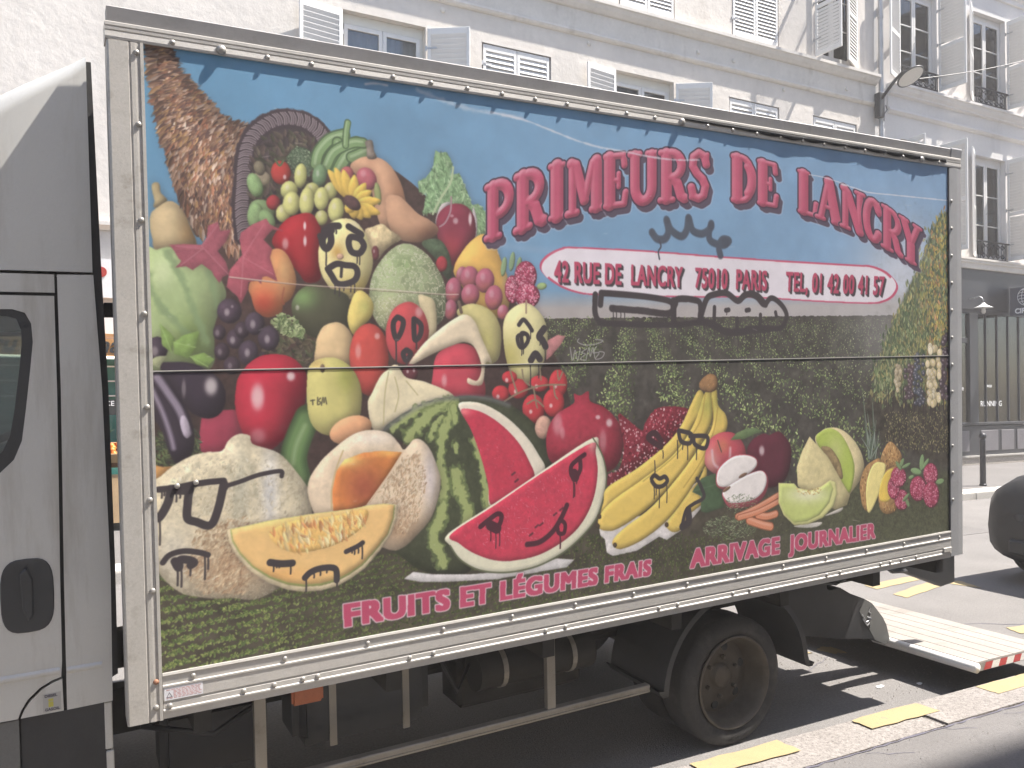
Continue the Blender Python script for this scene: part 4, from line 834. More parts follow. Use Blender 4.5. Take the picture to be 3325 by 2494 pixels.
    shape(T(E_, [(880, 875), (940, 852), (1000, 900), (1032, 970), (1012, 1060), (950, 1130), (885, 1205), (835, 1130), (830, 1020)]), (224, 200, 104), dark=.32, grad=TG(E_, [(960, 980, 50, 60, (184, 186, 96), .6)]))
    shape(T(E_, [(850, 1280), (900, 1160), (990, 1110), (1080, 1150), (1140, 1260), (1150, 1400), (1120, 1600), (1000, 1680), (890, 1600), (845, 1420)]), (198, 66, 58), dark=.4, spec=TG(E_, [(910, 1330, 24, 60, .35), (1060, 1210, 22, 26, .45)]))
    shape(T(E_, [(1385, 890), (1440, 890), (1510, 930), (1530, 1060), (1520, 1200), (1440, 1250), (1400, 1000)]), (216, 198, 152), dark=.3)
    shape(T(E_, [(1130, 1150), (1180, 1010), (1260, 950), (1340, 945), (1420, 1010), (1465, 1130), (1460, 1230), (1400, 1350), (1300, 1430), (1200, 1400), (1140, 1290)]), (196, 66, 70), dark=.35, spec=TG(E_, [(1390, 1020, 30, 44, .4)]))
    # pear and physalis husks round the red mango
    shape(T(E_, [(1690, 1030), (1760, 962), (1860, 960), (1970, 1020), (2032, 1130), (2042, 1260), (2010, 1400), (1900, 1420), (1830, 1200)]), (206, 194, 122), dark=.35, grad=TG(E_, [(1900, 1250, 80, 90, (170, 162, 84), .6)]))
    stroke(T(E_, [(1705, 940), (1725, 1020)]), 3, (112, 92, 76))
    shape(T(E_, [(1500, 1510), (1530, 1360), (1640, 1285), (1760, 1270), (1850, 1330), (1892, 1500), (1905, 1690), (1700, 1750), (1500, 1700)]), (200, 60, 76), dark=.35, spec=TG(E_, [(1590, 1560, 22, 50, .4)]))
    shape(T(E_, [(1310, 1442), (1400, 1300), (1500, 1200), (1640, 1090), (1750, 1038), (1830, 1090), (1885, 1220), (1965, 1412), (1920, 1420), (1895, 1580), (1830, 1600), (1775, 1580), (1780, 1540), (1850, 1560), (1885, 1450), (1830, 1300), (1750, 1258), (1640, 1290), (1500, 1350)]), (226, 206, 172), rad=14, dark=.2, tex=.08)
    shape(ell(E_, 1320, 1500, 62, 70), (104, 44, 52), spec=TG(E_, [(1300, 1490, 10, 14, .6), (1350, 1480, 10, 16, .5)]))
    shape(T(Hh, [(985, 270), (1020, 180), (1080, 60), (1140, 0), (1215, -40), (1290, 60), (1450, 100), (1670, 212), (1500, 330), (1200, 420), (1100, 480), (1020, 460)]), (226, 212, 172), rad=16, dark=.25, tex=.08)
    for q in [[(1150, 20), (1120, 200), (1110, 440)], [(1200, 60), (1230, 200), (1200, 330)], [(1290, 90), (1380, 200)]]: stroke(T(Hh, q), 1.2, (186, 172, 120), .7)
    # pale apple with maple tip
    leafshape(F, [(430, 1250), (520, 1200), (582, 1210), (545, 1280), (465, 1370), (430, 1400)], (196, 122, 122))
    shape(T(F, [(88, 1180), (110, 1050), (190, 970), (280, 948), (360, 1000), (420, 1090), (442, 1200), (432, 1350), (390, 1460), (310, 1580), (200, 1560), (120, 1420)]), (226, 216, 152), dark=.35, grad=TG(F, [(130, 1380, 120, 160, (168, 156, 76), .8)]))
    stroke(T(F, [(272, 930), (272, 1025)]), 1.8, (166, 138, 110))
    # mango, TBM mango, cucumber, orange
    shape(T(G, [(1640, 380), (1700, 330), (1960, 330), (2000, 500), (1960, 680), (1650, 680)]), (148, 46, 66), dark=.2)
    shape(T(Hh, [(-30, 50), (60, -60), (170, -115), (330, -115), (440, -55), (505, 60), (490, 250), (440, 400), (330, 540), (200, 640), (80, 590), (-10, 480), (-60, 300), (-55, 150)]), (190, 36, 56), dark=.45, spec=TG(Hh, [(115, 215, 55, 105, .62), (378, 52, 34, 38, .72), (120, 520, 60, 60, .25)]), grad=TG(Hh, [(400, 300, 110, 260, (140, 24, 40), .7)]))
    stroke(T(Hh, [(510, 380), (440, 540), (400, 700), (430, 860)]), 21, (58, 84, 46), soft=2); stroke(T(Hh, [(500, 400), (430, 560), (395, 720), (420, 850)]), 14, (98, 134, 74), soft=6); stroke(T(Hh, [(490, 440), (420, 600), (395, 740)]), 3, (160, 186, 130), .6, soft=4)
    shape(T(Hh, [(505, 100), (520, -20), (590, -80), (720, -95), (830, -40), (900, 50), (935, 160), (936, 280), (915, 400), (850, 482), (720, 522), (600, 492), (530, 400), (505, 250)]), (206, 196, 112), dark=.35, grad=TG(Hh, [(830, 60, 90, 120, (150, 156, 60), .7), (580, -50, 60, 40, (190, 150, 90), .6)]))
    shape(ell(Hh, 628, -10, 18, 34), (120, 96, 76), sh=.1)
    shape(ell(Hh, 850, 475, 172, 105, -20), (226, 160, 112), dark=.25)
    # aubergines
    shape(ell(D, 1290, 1310, 85, 95), (66, 54, 68), spec=TG(D, [(1270, 1330, 30, 40, .35)]))
    P = scatter(T(G, [(1240, 500), (1600, 480), (1660, 660), (1500, 800), (1240, 800)]), 320); n = len(P)
    leafstamps(P, 4+5*PR.rand(n), .8+.5*PR.randn(n), colmix([(66, 82, 50), (90, 104, 60), (52, 60, 44)], n), .35)
    shape(T(G, [(1310, -20), (1420, -60), (1560, -50), (1700, 10), (1790, 90), (1832, 200), (1800, 330), (1720, 382), (1620, 370), (1500, 280)]), (50, 40, 52), dark=.4, spec=TG(G, [(1715, 130, 52, 72, .62), (1500, 150, 18, 70, .3)]))
    shape(T(G, [(1200, 40), (1290, 10), (1370, 60), (1440, 170), (1530, 320), (1582, 500), (1570, 650), (1500, 722), (1440, 742), (1380, 640), (1310, 450), (1200, 320)]), (48, 38, 50), dark=.4)
    for q, w in [([(1290, 60), (1380, 190), (1470, 330), (1530, 500)], 5), ([(1250, 160), (1330, 330), (1390, 500), (1420, 620)], 3)]: stroke(T(G, q), w, (170, 156, 178), .75, soft=3)
    shape(ell(G, 1510, 450, 34, 92, -12), (186, 172, 190), dark=.2, sh=0)
    leafshape(D, [(1230, 1400), (1290, 1370), (1370, 1365), (1330, 1420), (1310, 1460), (1250, 1440)], (158, 164, 122))
    for q in [[(1312, 1110), (1380, 1170), (1432, 1230), (1405, 1340), (1330, 1285)], [(1420, 1260), (1500, 1200), (1622, 1170), (1592, 1300), (1540, 1385), (1420, 1350)], [(1550, 1370), (1660, 1340), (1742, 1392), (1690, 1452), (1600, 1432)]]: leafshape(D, q, (126, 160, 76), [(q[0], q[3])])
    # tomatoes on the vine
    for (x, y, rx, ry) in [(70, 190, 68, 66), (210, 150, 80, 78), (375, 110, 78, 64), (525, 110, 72, 112), (330, 310, 88, 116), (490, 262, 84, 112), (140, 60, 60, 50)]:
        shape(ell(I, x, y, rx, ry), (198, 46, 54), dark=.4, spec=TG(I, [(x-22, y+22, 14, 18, .65)]))
    for q in [[(100, 250), (200, 190), (330, 140), (450, 120), (580, 120)], [(200, 180), (160, 60), (140, -20)], [(330, 140), (350, 260), (360, 300)], [(490, 120), (500, 200), (520, 230)], [(240, 0), (260, 90), (330, 140)], [(380, 0), (390, 80)], [(520, 10), (530, 80), (560, 20)], [(280, 270), (345, 240), (410, 290)]]: stroke(T(I, q), 1.7, (136, 120, 92), .95)
    # big watermelon
    wm = [(1110, 480), (1200, 390), (1330, 310), (1500, 240), (1650, 215), (1800, 205), (1960, 225), (2100, 270), (2220, 350), (2330, 460), (2400, 600), (2440, 760), (2330, 900), (2000, 1150), (1800, 1300), (1800, 1580), (1600, 1615), (1400, 1580), (1260, 1480), (1170, 1390), (1400, 1250), (1500, 1000), (1420, 700), (1240, 560)]
    shape(T(Hh, wm), (54, 60, 40), rad=26, dark=.45, tex=.25)
    for q, w in [([(1640, 250), (1480, 270), (1320, 360), (1180, 470)], 7), ([(1640, 260), (1500, 330), (1390, 440), (1300, 540)], 11), ([(1655, 270), (1600, 330), (1520, 430), (1480, 530)], 6), ([(1660, 280), (1650, 330), (1590, 480), (1560, 640), (1570, 800), (1590, 940), (1570, 1060)], 9), ([(1665, 290), (1675, 400)], 5), ([(1680, 560), (1690, 660)], 5), ([(1690, 800), (1710, 940), (1760, 1080), (1770, 1200)], 12), ([(1830, 560), (1880, 700), (1905, 850), (1925, 1000), (1930, 1070)], 8), ([(1580, 1080), (1560, 1180), (1500, 1300), (1540, 1430), (1580, 1530)], 11)]:
        stroke(T(Hh, q), w*1.15, (104, 122, 66), .8, soft=2.5, wob=11); stroke(T(Hh, q), w*.72, (160, 174, 102), .92, soft=1.5, wob=9)
    stroke(T(Hh, [(1120, 470), (1330, 320), (1500, 250), (1650, 225), (1800, 215), (1960, 232), (2100, 280)]), 4, (120, 118, 128), .5, soft=4)
    shape(T(Hh, [(1700, 275), (1850, 258), (2000, 320), (2130, 415), (2250, 540), (2330, 660), (2385, 800), (2200, 940), (1960, 1080), (1940, 900), (1880, 680), (1800, 460)]), (226, 216, 194), rad=6, dark=.15, sh=0)
    shape(T(Hh, [(1720, 320), (1830, 318), (1950, 370), (2070, 460), (2180, 580), (2260, 720), (2300, 860), (2150, 980), (1965, 1070), (1935, 900), (1880, 690), (1800, 470)]), (196, 42, 66), rad=10, dark=.25, tex=.14, sh=0, grad=TG(Hh, [(1740, 330, 60, 40, (216, 120, 120), .7)]))
    P = scatter(T(Hh, [(1750, 400), (1950, 400), (2200, 650), (2250, 850), (1990, 1000)]), 130); n = len(P)
    leafstamps(P, 2+2*PR.rand(n), .9+.4*PR.randn(n), colmix([(222, 110, 124), (168, 30, 50)], n), .3, .5)
    # netted melon, cut melon, melon slice
    shape(T(G, [(1190, 760), (1330, 765), (1450, 775), (1300, 900), (1200, 1010)]), (226, 160, 84), sh=.2)
    shape(T(G, [(1240, 940), (1330, 830), (1430, 750), (1560, 680), (1680, 650), (1800, 640), (1850, 560), (1930, 508), (2020, 520), (2045, 585), (2212, 640), (2300, 700), (2416, 840), (2486, 950), (2510, 1100), (2505, 1250), (2400, 1600), (2100, 1800), (1880, 1800), (1750, 1805), (1600, 1790), (1470, 1755), (1340, 1650), (1270, 1540), (1230, 1400)]), (214, 200, 166), rad=40, dark=.35, tex=.22, net=.3, grad=TG(G, [(1950, 950, 70, 330, (176, 172, 150), .8), (2180, 950, 70, 360, (214, 214, 218), .8), (1900, 1550, 330, 230, (176, 136, 98), .8), (1420, 1450, 160, 200, (204, 200, 190), .5)]))
    n = 900; P = scatter(T(G, [(1600, 1250), (2000, 1150), (2050, 1500), (2000, 1760), (1650, 1770), (1500, 1600)]), n); n = len(P)
    leafstamps(P, 3.5+4*PR.rand(n), 2.3+.45*PR.randn(n), colmix([(158, 122, 88), (214, 192, 154), (150, 116, 84), (190, 160, 124)], n), .42, .42)
    for q in [[(1850, 760), (1900, 900), (1910, 1150)], [(1600, 760), (1480, 900)], [(2020, 760), (2080, 1000)]]: stroke(T(G, q), 3, (150, 146, 122), .4, soft=4, wob=6)
    P = scatter(T(G, [(1480, 720), (1850, 680), (2200, 720), (2450, 1000), (2350, 1250), (1700, 1200), (1300, 1100)]), 500); n = len(P)
    leafstamps(P, 2+3.5*PR.rand(n), 1.9+.5*PR.randn(n), colmix([(186, 170, 134), (228, 216, 186), (170, 158, 132)], n), .45, .4)
    shape(T(Hh, [(515, 890), (600, 740), (720, 620), (870, 510), (1010, 475), (1150, 500), (1230, 580), (1275, 630), (1350, 550), (1420, 562), (1485, 640), (1540, 780), (1562, 880), (1540, 1020), (1480, 1180), (1380, 1300), (1270, 1400), (1150, 1420), (900, 1300), (620, 1200), (530, 1050)]), (226, 202, 170), rad=26, dark=.35, tex=.12, grad=TG(Hh, [(1200, 1250, 220, 140, (176, 138, 102), .8), (1050, 540, 200, 60, (234, 222, 206), .7), (1480, 850, 60, 240, (226, 214, 216), .8)]))
    n = 700; P = scatter(T(Hh, [(1250, 700), (1400, 640), (1450, 900), (1380, 1200), (1250, 1330), (1080, 1120), (1050, 1000)]), n); n = len(P)
    leafstamps(P, 3+3.5*PR.rand(n), 2.0+.5*PR.randn(n), colmix([(178, 142, 106), (220, 198, 164), (164, 130, 96)], n), .45, .42)
    shape(T(Hh, [(712, 1120), (702, 960), (735, 800), (800, 710), (950, 655), (1100, 640), (1262, 652), (1150, 830), (1000, 1050), (880, 1120)]), (214, 122, 56), rad=12, dark=.15, tex=.1, sh=.1, sm=False, grad=TG(Hh, [(960, 930, 150, 170, (160, 74, 48), .95), (800, 720, 130, 50, (240, 200, 110), .9), (1150, 660, 130, 30, (232, 170, 80), .7)]))
    stroke(T(Hh, [(1262, 655), (1150, 830), (985, 1060)]), 1.4, (236, 206, 170), .9)
    stroke(T(Hh, [(700, 1100), (700, 950), (735, 790), (790, 640)]), 1.4, (206, 176, 120), .8)
    sl = [(-126, 1260), (0, 1235), (200, 1190), (400, 1160), (600, 1130), (860, 1100), (1000, 1070), (1140, 1055), (1225, 1065), (1215, 1170), (1170, 1300), (1080, 1430), (960, 1570), (850, 1650), (750, 1705), (620, 1742), (480, 1752), (350, 1736), (200, 1681), (60, 1590), (-50, 1470), (-110, 1360)]
    shape(T(Hh, sl), (206, 188, 150), rad=6, dark=.25, tex=.2, sm=False)
    cxm, cym = 560, 1190; ins = [(cxm+(x-cxm)*.965, cym+(y-cym)*(.93 if y > 1300 else .97)) for x, y in sl]
    shape(T(Hh, ins), (150, 158, 84), rad=5, dark=.1, sh=0, sm=False)
    ins = [(cxm+(x-cxm)*.95, cym+(y-cym)*(.895 if y > 1300 else .97)) for x, y in sl]
    shape(T(Hh, ins), (236, 188, 114), rad=10, dark=.2, sh=0, sm=False, grad=TG(Hh, [(300, 1620, 260, 60, (238, 170, 88), .6), (300, 1230, 300, 60, (244, 206, 116), .7)]))
    seeds = T(Hh, [(210, 1290), (380, 1195), (700, 1155), (960, 1100), (980, 1180), (900, 1280), (700, 1390), (450, 1440), (290, 1400)])
    shape(seeds, (236, 186, 98), rad=8, dark=.2, sh=.15, tex=.2); P = scatter(seeds, 170); n = len(P)
    leafstamps(P, 6+8*PR.rand(n), 1.25+.3*PR.randn(n), colmix([(206, 126, 74), (238, 208, 140), (222, 164, 88), (240, 216, 160)], n), .34, .6)
    # white cut-out edges under the big slice and the bananas
    leafshape(Hh, [(1270, 1650), (1345, 1595), (1500, 1615), (1800, 1615), (2200, 1580), (2480, 1490), (2620, 1500), (2560, 1560), (2000, 1655), (1600, 1675), (1400, 1675)], (208, 204, 204))
    leafshape(I, [(850, 1260), (960, 1180), (1200, 1150), (1690, 850), (1720, 960), (1680, 1070), (1560, 1210), (1500, 1270), (1385, 1345), (1325, 1320), (1150, 1430), (960, 1472), (910, 1445), (895, 1340), (860, 1310)], (222, 216, 214))
    # watermelon slice in front
    so = [(800, 538), (850, 620), (890, 720), (908, 850), (892, 980), (835, 1160), (740, 1290), (600, 1420), (450, 1512), (300, 1570), (100, 1602), (-100, 1582), (-250, 1500), (-330, 1390), (-350, 1298), (0, 1068), (400, 798)]
    # pomegranates behind the slice
    shape(ell(I, 408, 455, 66, 92, 5), (206, 156, 134), tex=.2)
    shape(T(I, [(430, 590), (452, 450), (515, 350), (620, 285), (655, 250), (650, 190), (700, 205), (765, 170), (780, 250), (880, 290), (970, 370), (1030, 470), (1042, 600), (1012, 720), (940, 800), (840, 800), (600, 740), (470, 730)]), (168, 38, 58), dark=.45, tex=.16, spec=TG(I, [(930, 420, 26, 34, .65), (840, 375, 20, 18, .6), (520, 430, 40, 90, .35), (880, 560, 30, 90, .3), (560, 500, 20, 50, .3)]))
    po = T(I, [(1000, 360), (1060, 380), (1130, 440), (1195, 480), (1215, 420), (1300, 310), (1430, 290), (1560, 310), (1585, 360), (1500, 450), (1440, 540), (1370, 620), (1200, 740), (1060, 840), (920, 915), (925, 830), (1010, 780), (1045, 600)])
    shape(po, (122, 28, 42), dark=.3, tex=.3); P = scatter(po, 420); n = len(P)
    leafstamps(P, 2.5+2.5*PR.rand(n), PR.rand(n)*3, colmix([(150, 30, 48), (196, 90, 104), (96, 16, 30), (226, 190, 190)], n), .7, .8)
    shape(T(I, so), (218, 214, 186), rad=8, dark=.2, tex=.06)
    stroke(T(I, so[:14]), 1.6, (84, 92, 62), .9)
    shape(T(I, [(788, 580), (822, 660), (838, 800), (815, 980), (755, 1140), (660, 1275), (520, 1385), (350, 1470), (150, 1510), (0, 1500), (-150, 1445), (-260, 1370), (-325, 1300), (0, 1085), (400, 815)]), (200, 44, 70), rad=10, dark=.2, tex=.16, sh=0, grad=TG(I, [(800, 600, 40, 60, (226, 140, 140), .8)]))
    P = scatter(T(I, [(700, 700), (760, 900), (600, 1200), (300, 1400), (0, 1430), (-250, 1310), (300, 920)]), 420); n = len(P)
    leafstamps(P, 2+3*PR.rand(n), 1.0+.5*PR.randn(n), colmix([(226, 116, 132), (176, 32, 52), (232, 150, 156)], n), .22, .5)
    for (x, y) in [(490, 1150), (540, 1110), (345, 1245), (300, 1310), (380, 1230), (160, 830), (185, 885)]: stroke(T(I, [(x, y), (x+22, y-18)]), 2, (70, 26, 36), .8)
    # bananas
    bana = [[(1640, 160), (1500, 440), (1370, 600), (1150, 780), (915, 930), (885, 1040), (870, 1135), (1000, 1020), (1250, 840), (1450, 670), (1600, 430), (1700, 300)],
            [(1690, 180), (1600, 430), (1440, 670), (1200, 860), (960, 1030), (855, 1150), (845, 1240), (900, 1272), (1010, 1250), (1250, 1085), (1480, 840), (1620, 630), (1740, 410), (1745, 200)],
            [(1690, 760), (1640, 870), (1500, 1040), (1400, 1185), (1378, 1235), (1430, 1282), (1500, 1262), (1560, 1150), (1665, 1060), (1645, 990), (1600, 960), (1700, 850)],
            [(1740, 180), (1750, 430), (1640, 620), (1480, 840), (1270, 1080), (1050, 1250), (962, 1340), (965, 1392), (1030, 1416), (1200, 1340), (1400, 1180), (1560, 970), (1680, 770), (1775, 600), (1862, 470), (1856, 360), (1795, 280), (1782, 160)]]
    for b in bana: shape(T(I, b), (228, 192, 86), rad=12, dark=.35, tex=.06, sh=.25, grad=TG(I, [(1720, 280, 120, 130, (168, 164, 70), .8)]), sm=True)
    for q in [[(1690, 200), (1640, 430), (1450, 680), (1200, 880)], [(1745, 230), (1745, 430), (1600, 660), (1470, 850)], [(1790, 300), (1760, 480), (1660, 720), (1520, 930)]]: stroke(T(I, q), 1.3, (166, 130, 52), .7, soft=2)
    shape(T(I, [(1648, 95), (1720, 32), (1782, 60), (1782, 150), (1720, 180), (1650, 150)]), (152, 108, 66), tex=.3)
    for (x, y) in [(975, 1385), (1385, 1225), (852, 1160), (840, 1235)]: shape(ell(I, x, y, 16, 20), (66, 50, 34), sh=0)
    # apples
    shape(T(I, [(1692, 660), (1722, 560), (1800, 502), (1900, 495), (1972, 550), (2012, 640), (2010, 760), (1900, 850), (1780, 830), (1695, 760)]), (190, 66, 80), dark=.35, grad=TG(I, [(1740, 720, 60, 110, (224, 170, 150), .7), (1830, 600, 50, 60, (206, 120, 80), .7)]))
    stroke(T(I, [(1745, 640), (1760, 740), (1820, 780), (1880, 720), (1890, 620)]), 3, (232, 200, 206), .7, soft=3); stroke(T(I, [(1790, 560), (1820, 650)]), 1.6, (98, 70, 60))
    leafshape(I, [(1890, 556), (1940, 500), (2010, 468), (2090, 458), (2145, 490), (2080, 510), (2010, 545), (1950, 552)], (92, 116, 70))
    shape(T(I, [(2022, 660), (2060, 560), (2150, 505), (2200, 515), (2280, 490), (2360, 580), (2374, 680), (2350, 820), (2290, 905), (2180, 930), (2080, 830)]), (86, 28, 42), dark=.35, spec=TG(I, [(2140, 640, 22, 40, .6)]))
    stroke(T(I, [(2200, 515), (2200, 475)]), 2, (70, 52, 46))
    leafshape(I, [(1588, 965), (1660, 860), (1760, 822), (1815, 830), (1800, 900), (1845, 1085), (1700, 1132), (1655, 1120), (1660, 1000)], (60, 84, 54), [((1590, 962), (1800, 900))])
    shape(T(I, [(1775, 890), (1795, 780), (1900, 688), (2000, 668), (2092, 696), (2108, 762), (2045, 840), (1900, 940), (1810, 940)]), (170, 62, 74), dark=.2)
    shape(T(I, [(1782, 880), (1802, 782), (1900, 695), (2000, 675), (2088, 702), (2098, 760), (2035, 825), (1900, 915), (1812, 925)]), (232, 224, 220), rad=5, dark=.15, sh=0)
    shape(T(I, [(1830, 965), (1900, 905), (2040, 825), (2145, 798), (2192, 870), (2165, 990), (2070, 1075), (1900, 1095), (1840, 1030)]), (180, 66, 82), dark=.2)
    shape(T(I, [(1832, 960), (1900, 903), (2040, 825), (2142, 802), (2180, 868), (2146, 970), (2055, 1035), (1900, 1055), (1845, 1015)]), (234, 226, 222), rad=5, dark=.15, sh=0)
    for (x, y, r) in [(1990, 835, -30), (1860, 945, -35)]: shape(ell(I, x, y, 38, 12, r), (120, 84, 60), sh=0)
    # dill and carrots
    P = np.concatenate([scatter(ell(I, 1880, 1250, 220, 95), 420), scatter(ell(I, 1980, 1060, 130, 80), 150)]); n = len(P)
    leafstamps(P, 3+4*PR.rand(n), .2+.6*PR.randn(n), colmix([(112, 128, 90), (84, 100, 66), (146, 158, 122)], n), .18, .85)
    for q, w in [([(2040, 1190), (2140, 1225), (2210, 1240)], 9), ([(2110, 1150), (2180, 1160), (2250, 1140)], 8), ([(1945, 1160), (2100, 1090), (2280, 985)], 6), ([(1960, 1170), (2120, 1120), (2320, 1015)], 6)]:
        stroke(T(I, q), w+1, (150, 76, 48), .8); stroke(T(I, q), w*.85, (224, 134, 94)); stroke(T(I, [(x, y-10) for x, y in q]), w*.3, (240, 180, 150), .6, soft=2)
    # green melon
    shape(T(J, [(370, 1235), (580, 1205), (560, 1240), (450, 1252)]), (206, 200, 190), sh=0, dark=.1); shape(T(J, [(620, 1150), (750, 1090), (740, 1120), (650, 1150)]), (206, 200, 190), sh=0, dark=.1)
    shape(T(J, [(540, 575), (580, 490), (650, 458), (740, 470), (830, 540), (900, 650), (926, 760), (902, 860), (820, 975), (795, 1000), (700, 850)]), (224, 206, 152), dark=.25, tex=.1)
    shape(T(J, [(545, 562), (600, 480), (680, 468), (760, 535), (830, 680), (850, 800), (822, 950), (790, 960), (700, 820)]), (168, 188, 74), rad=8, dark=.2, sh=0, grad=TG(J, [(700, 640, 60, 120, (206, 208, 130), .6)]))
    shape(T(J, [(585, 622), (620, 605), (670, 630), (735, 735), (755, 860), (700, 830), (650, 730)]), (146, 122, 80), rad=5, tex=.4, sh=.1)
    shape(T(J, [(492, 528), (430, 650), (390, 770), (398, 920), (560, 1060), (700, 1105), (790, 1070), (812, 995), (740, 870), (640, 690)]), (218, 202, 142), dark=.25, tex=.12, sm=False)
    shape(T(J, [(245, 895), (370, 900), (400, 935), (500, 955), (580, 925), (655, 872), (700, 890), (712, 980), (682, 1080), (600, 1170), (480, 1222), (370, 1232), (285, 1150), (245, 1050)]), (208, 206, 130), rad=6, dark=.25, sm=False)
    shape(T(J, [(255, 905), (368, 905), (400, 945), (500, 965), (580, 935), (655, 885), (680, 940), (650, 1050), (570, 1150), (470, 1200), (370, 1210), (295, 1140), (255, 1045)]), (190, 202, 108), rad=8, dark=.12, sh=0, sm=False, grad=TG(J, [(470, 990, 150, 60, (226, 224, 184), .9)]))
    P = scatter(T(J, [(380, 935), (480, 950), (580, 925), (590, 970), (480, 1005), (400, 990)]), 70); n = len(P); leafstamps(P, 3+2*PR.rand(n), .3+.5*PR.randn(n), colmix([(222, 190, 116), (190, 152, 84), (238, 220, 160)], n), .35)
    # pineapple
    for (x, y, w) in [(915, 180, 3), (950, 330, 3.2), (990, 240, 3), (1020, 380, 2.8), (935, 420, 4), (1045, 470, 2.8), (900, 520, 3.5), (1055, 560, 2.6), (960, 500, 4), (1010, 480, 3)]:
        b = (985+PR.randn()*16, 700); stroke(T(J, [b, ((x+b[0])/2+PR.randn()*8, (y+b[1])/2), (x, y)]), w*1.1, (74, 88, 70), w2=.4); stroke(T(J, [b, ((x+b[0])/2+4, (y+b[1])/2), (x+3, y+20)]), w*.6, (146, 160, 146), .9, w2=.3)
    for q in [[(1060, 690), (1130, 568), (1212, 650), (1222, 720), (1180, 790), (1080, 790)], [(893, 900), (930, 780), (1000, 718), (1060, 720), (1060, 950), (970, 1112), (920, 1092), (898, 1000)], [(1040, 905), (1080, 812), (1160, 768), (1205, 790), (1212, 1000), (1182, 1112), (1100, 1142), (1048, 1085)]]:
        shape(T(J, q), (168, 124, 72), dark=.3, tex=.35); P = scatter(T(J, q), 90); n = len(P); leafstamps(P, 3.5+2*PR.rand(n), 1.57+.3*PR.randn(n), colmix([(206, 168, 106), (112, 74, 44), (188, 140, 78)], n), .5, .8)
    shape(T(J, [(950, 1108), (945, 900), (1000, 748), (1080, 738), (1096, 790), (1052, 960), (985, 1112)]), (236, 218, 130), rad=5, dark=.2, sh=.1)
    shape(T(J, [(1045, 960), (1085, 830), (1150, 782), (1165, 860), (1140, 1020), (1060, 1040)]), (232, 194, 74), rad=5, dark=.2, sh=.1)
    for (x, y, rx, ry) in [(1225, 1030, 58, 82), (1160, 935, 48, 90), (1200, 850, 62, 82)]: berry(J, x, y, rx, ry)
    for (x, y, r) in [(1225, 740, 20), (1200, 760, -30), (1260, 760, 60), (1270, 1050, -20), (1260, 1010, 40)]: shape(ell(J, x, y, 14, 42, r), (112, 142, 92), sh=.1)
    for (x, y, rx, ry, r) in [(1385, 735, 18, 66, 5), (1340, 805, 46, 26, 20), (1530, 885, 34, 22, -20), (1415, 745, 14, 50, 30), (1300, 850, 24, 14, -30)]: shape(ell(J, x, y, rx, ry, r), (122, 156, 100), sh=.2)
    for (x, y, rx, ry) in [(1455, 825, 58, 86), (1355, 942, 66, 100), (1460, 990, 64, 104)]: berry(J, x, y, rx, ry)
def berry(t, x, y, rx, ry):
    shape(ell(t, x, y, rx, ry), (150, 44, 72), dark=.45, tex=.2, sh=.3)
    P = scatter(ell(t, x, y, rx*.92, ry*.92), 120); n = len(P)
    c = colmix([(198, 86, 116), (170, 54, 84), (216, 128, 148)], n); leafstamps(P, np.full(n, 3.4 if t != (3, 2) else 3.), PR.rand(n)*3, c, .95, .8)
    leafstamps(P+[-.6, -.8], np.full(n, 1.3), PR.rand(n)*3, np.tile(C1((236, 190, 200)), (n, 1)), .9, .6)
# --- lettering -------------------------------------------------------------------------------
def arcp(cx, cy, rx, ry, a0, a1, n=10):
    return [(cx+rx*np.cos(np.radians(a0+(a1-a0)*i/n)), cy+ry*np.sin(np.radians(a0+(a1-a0)*i/n))) for i in range(n+1)]
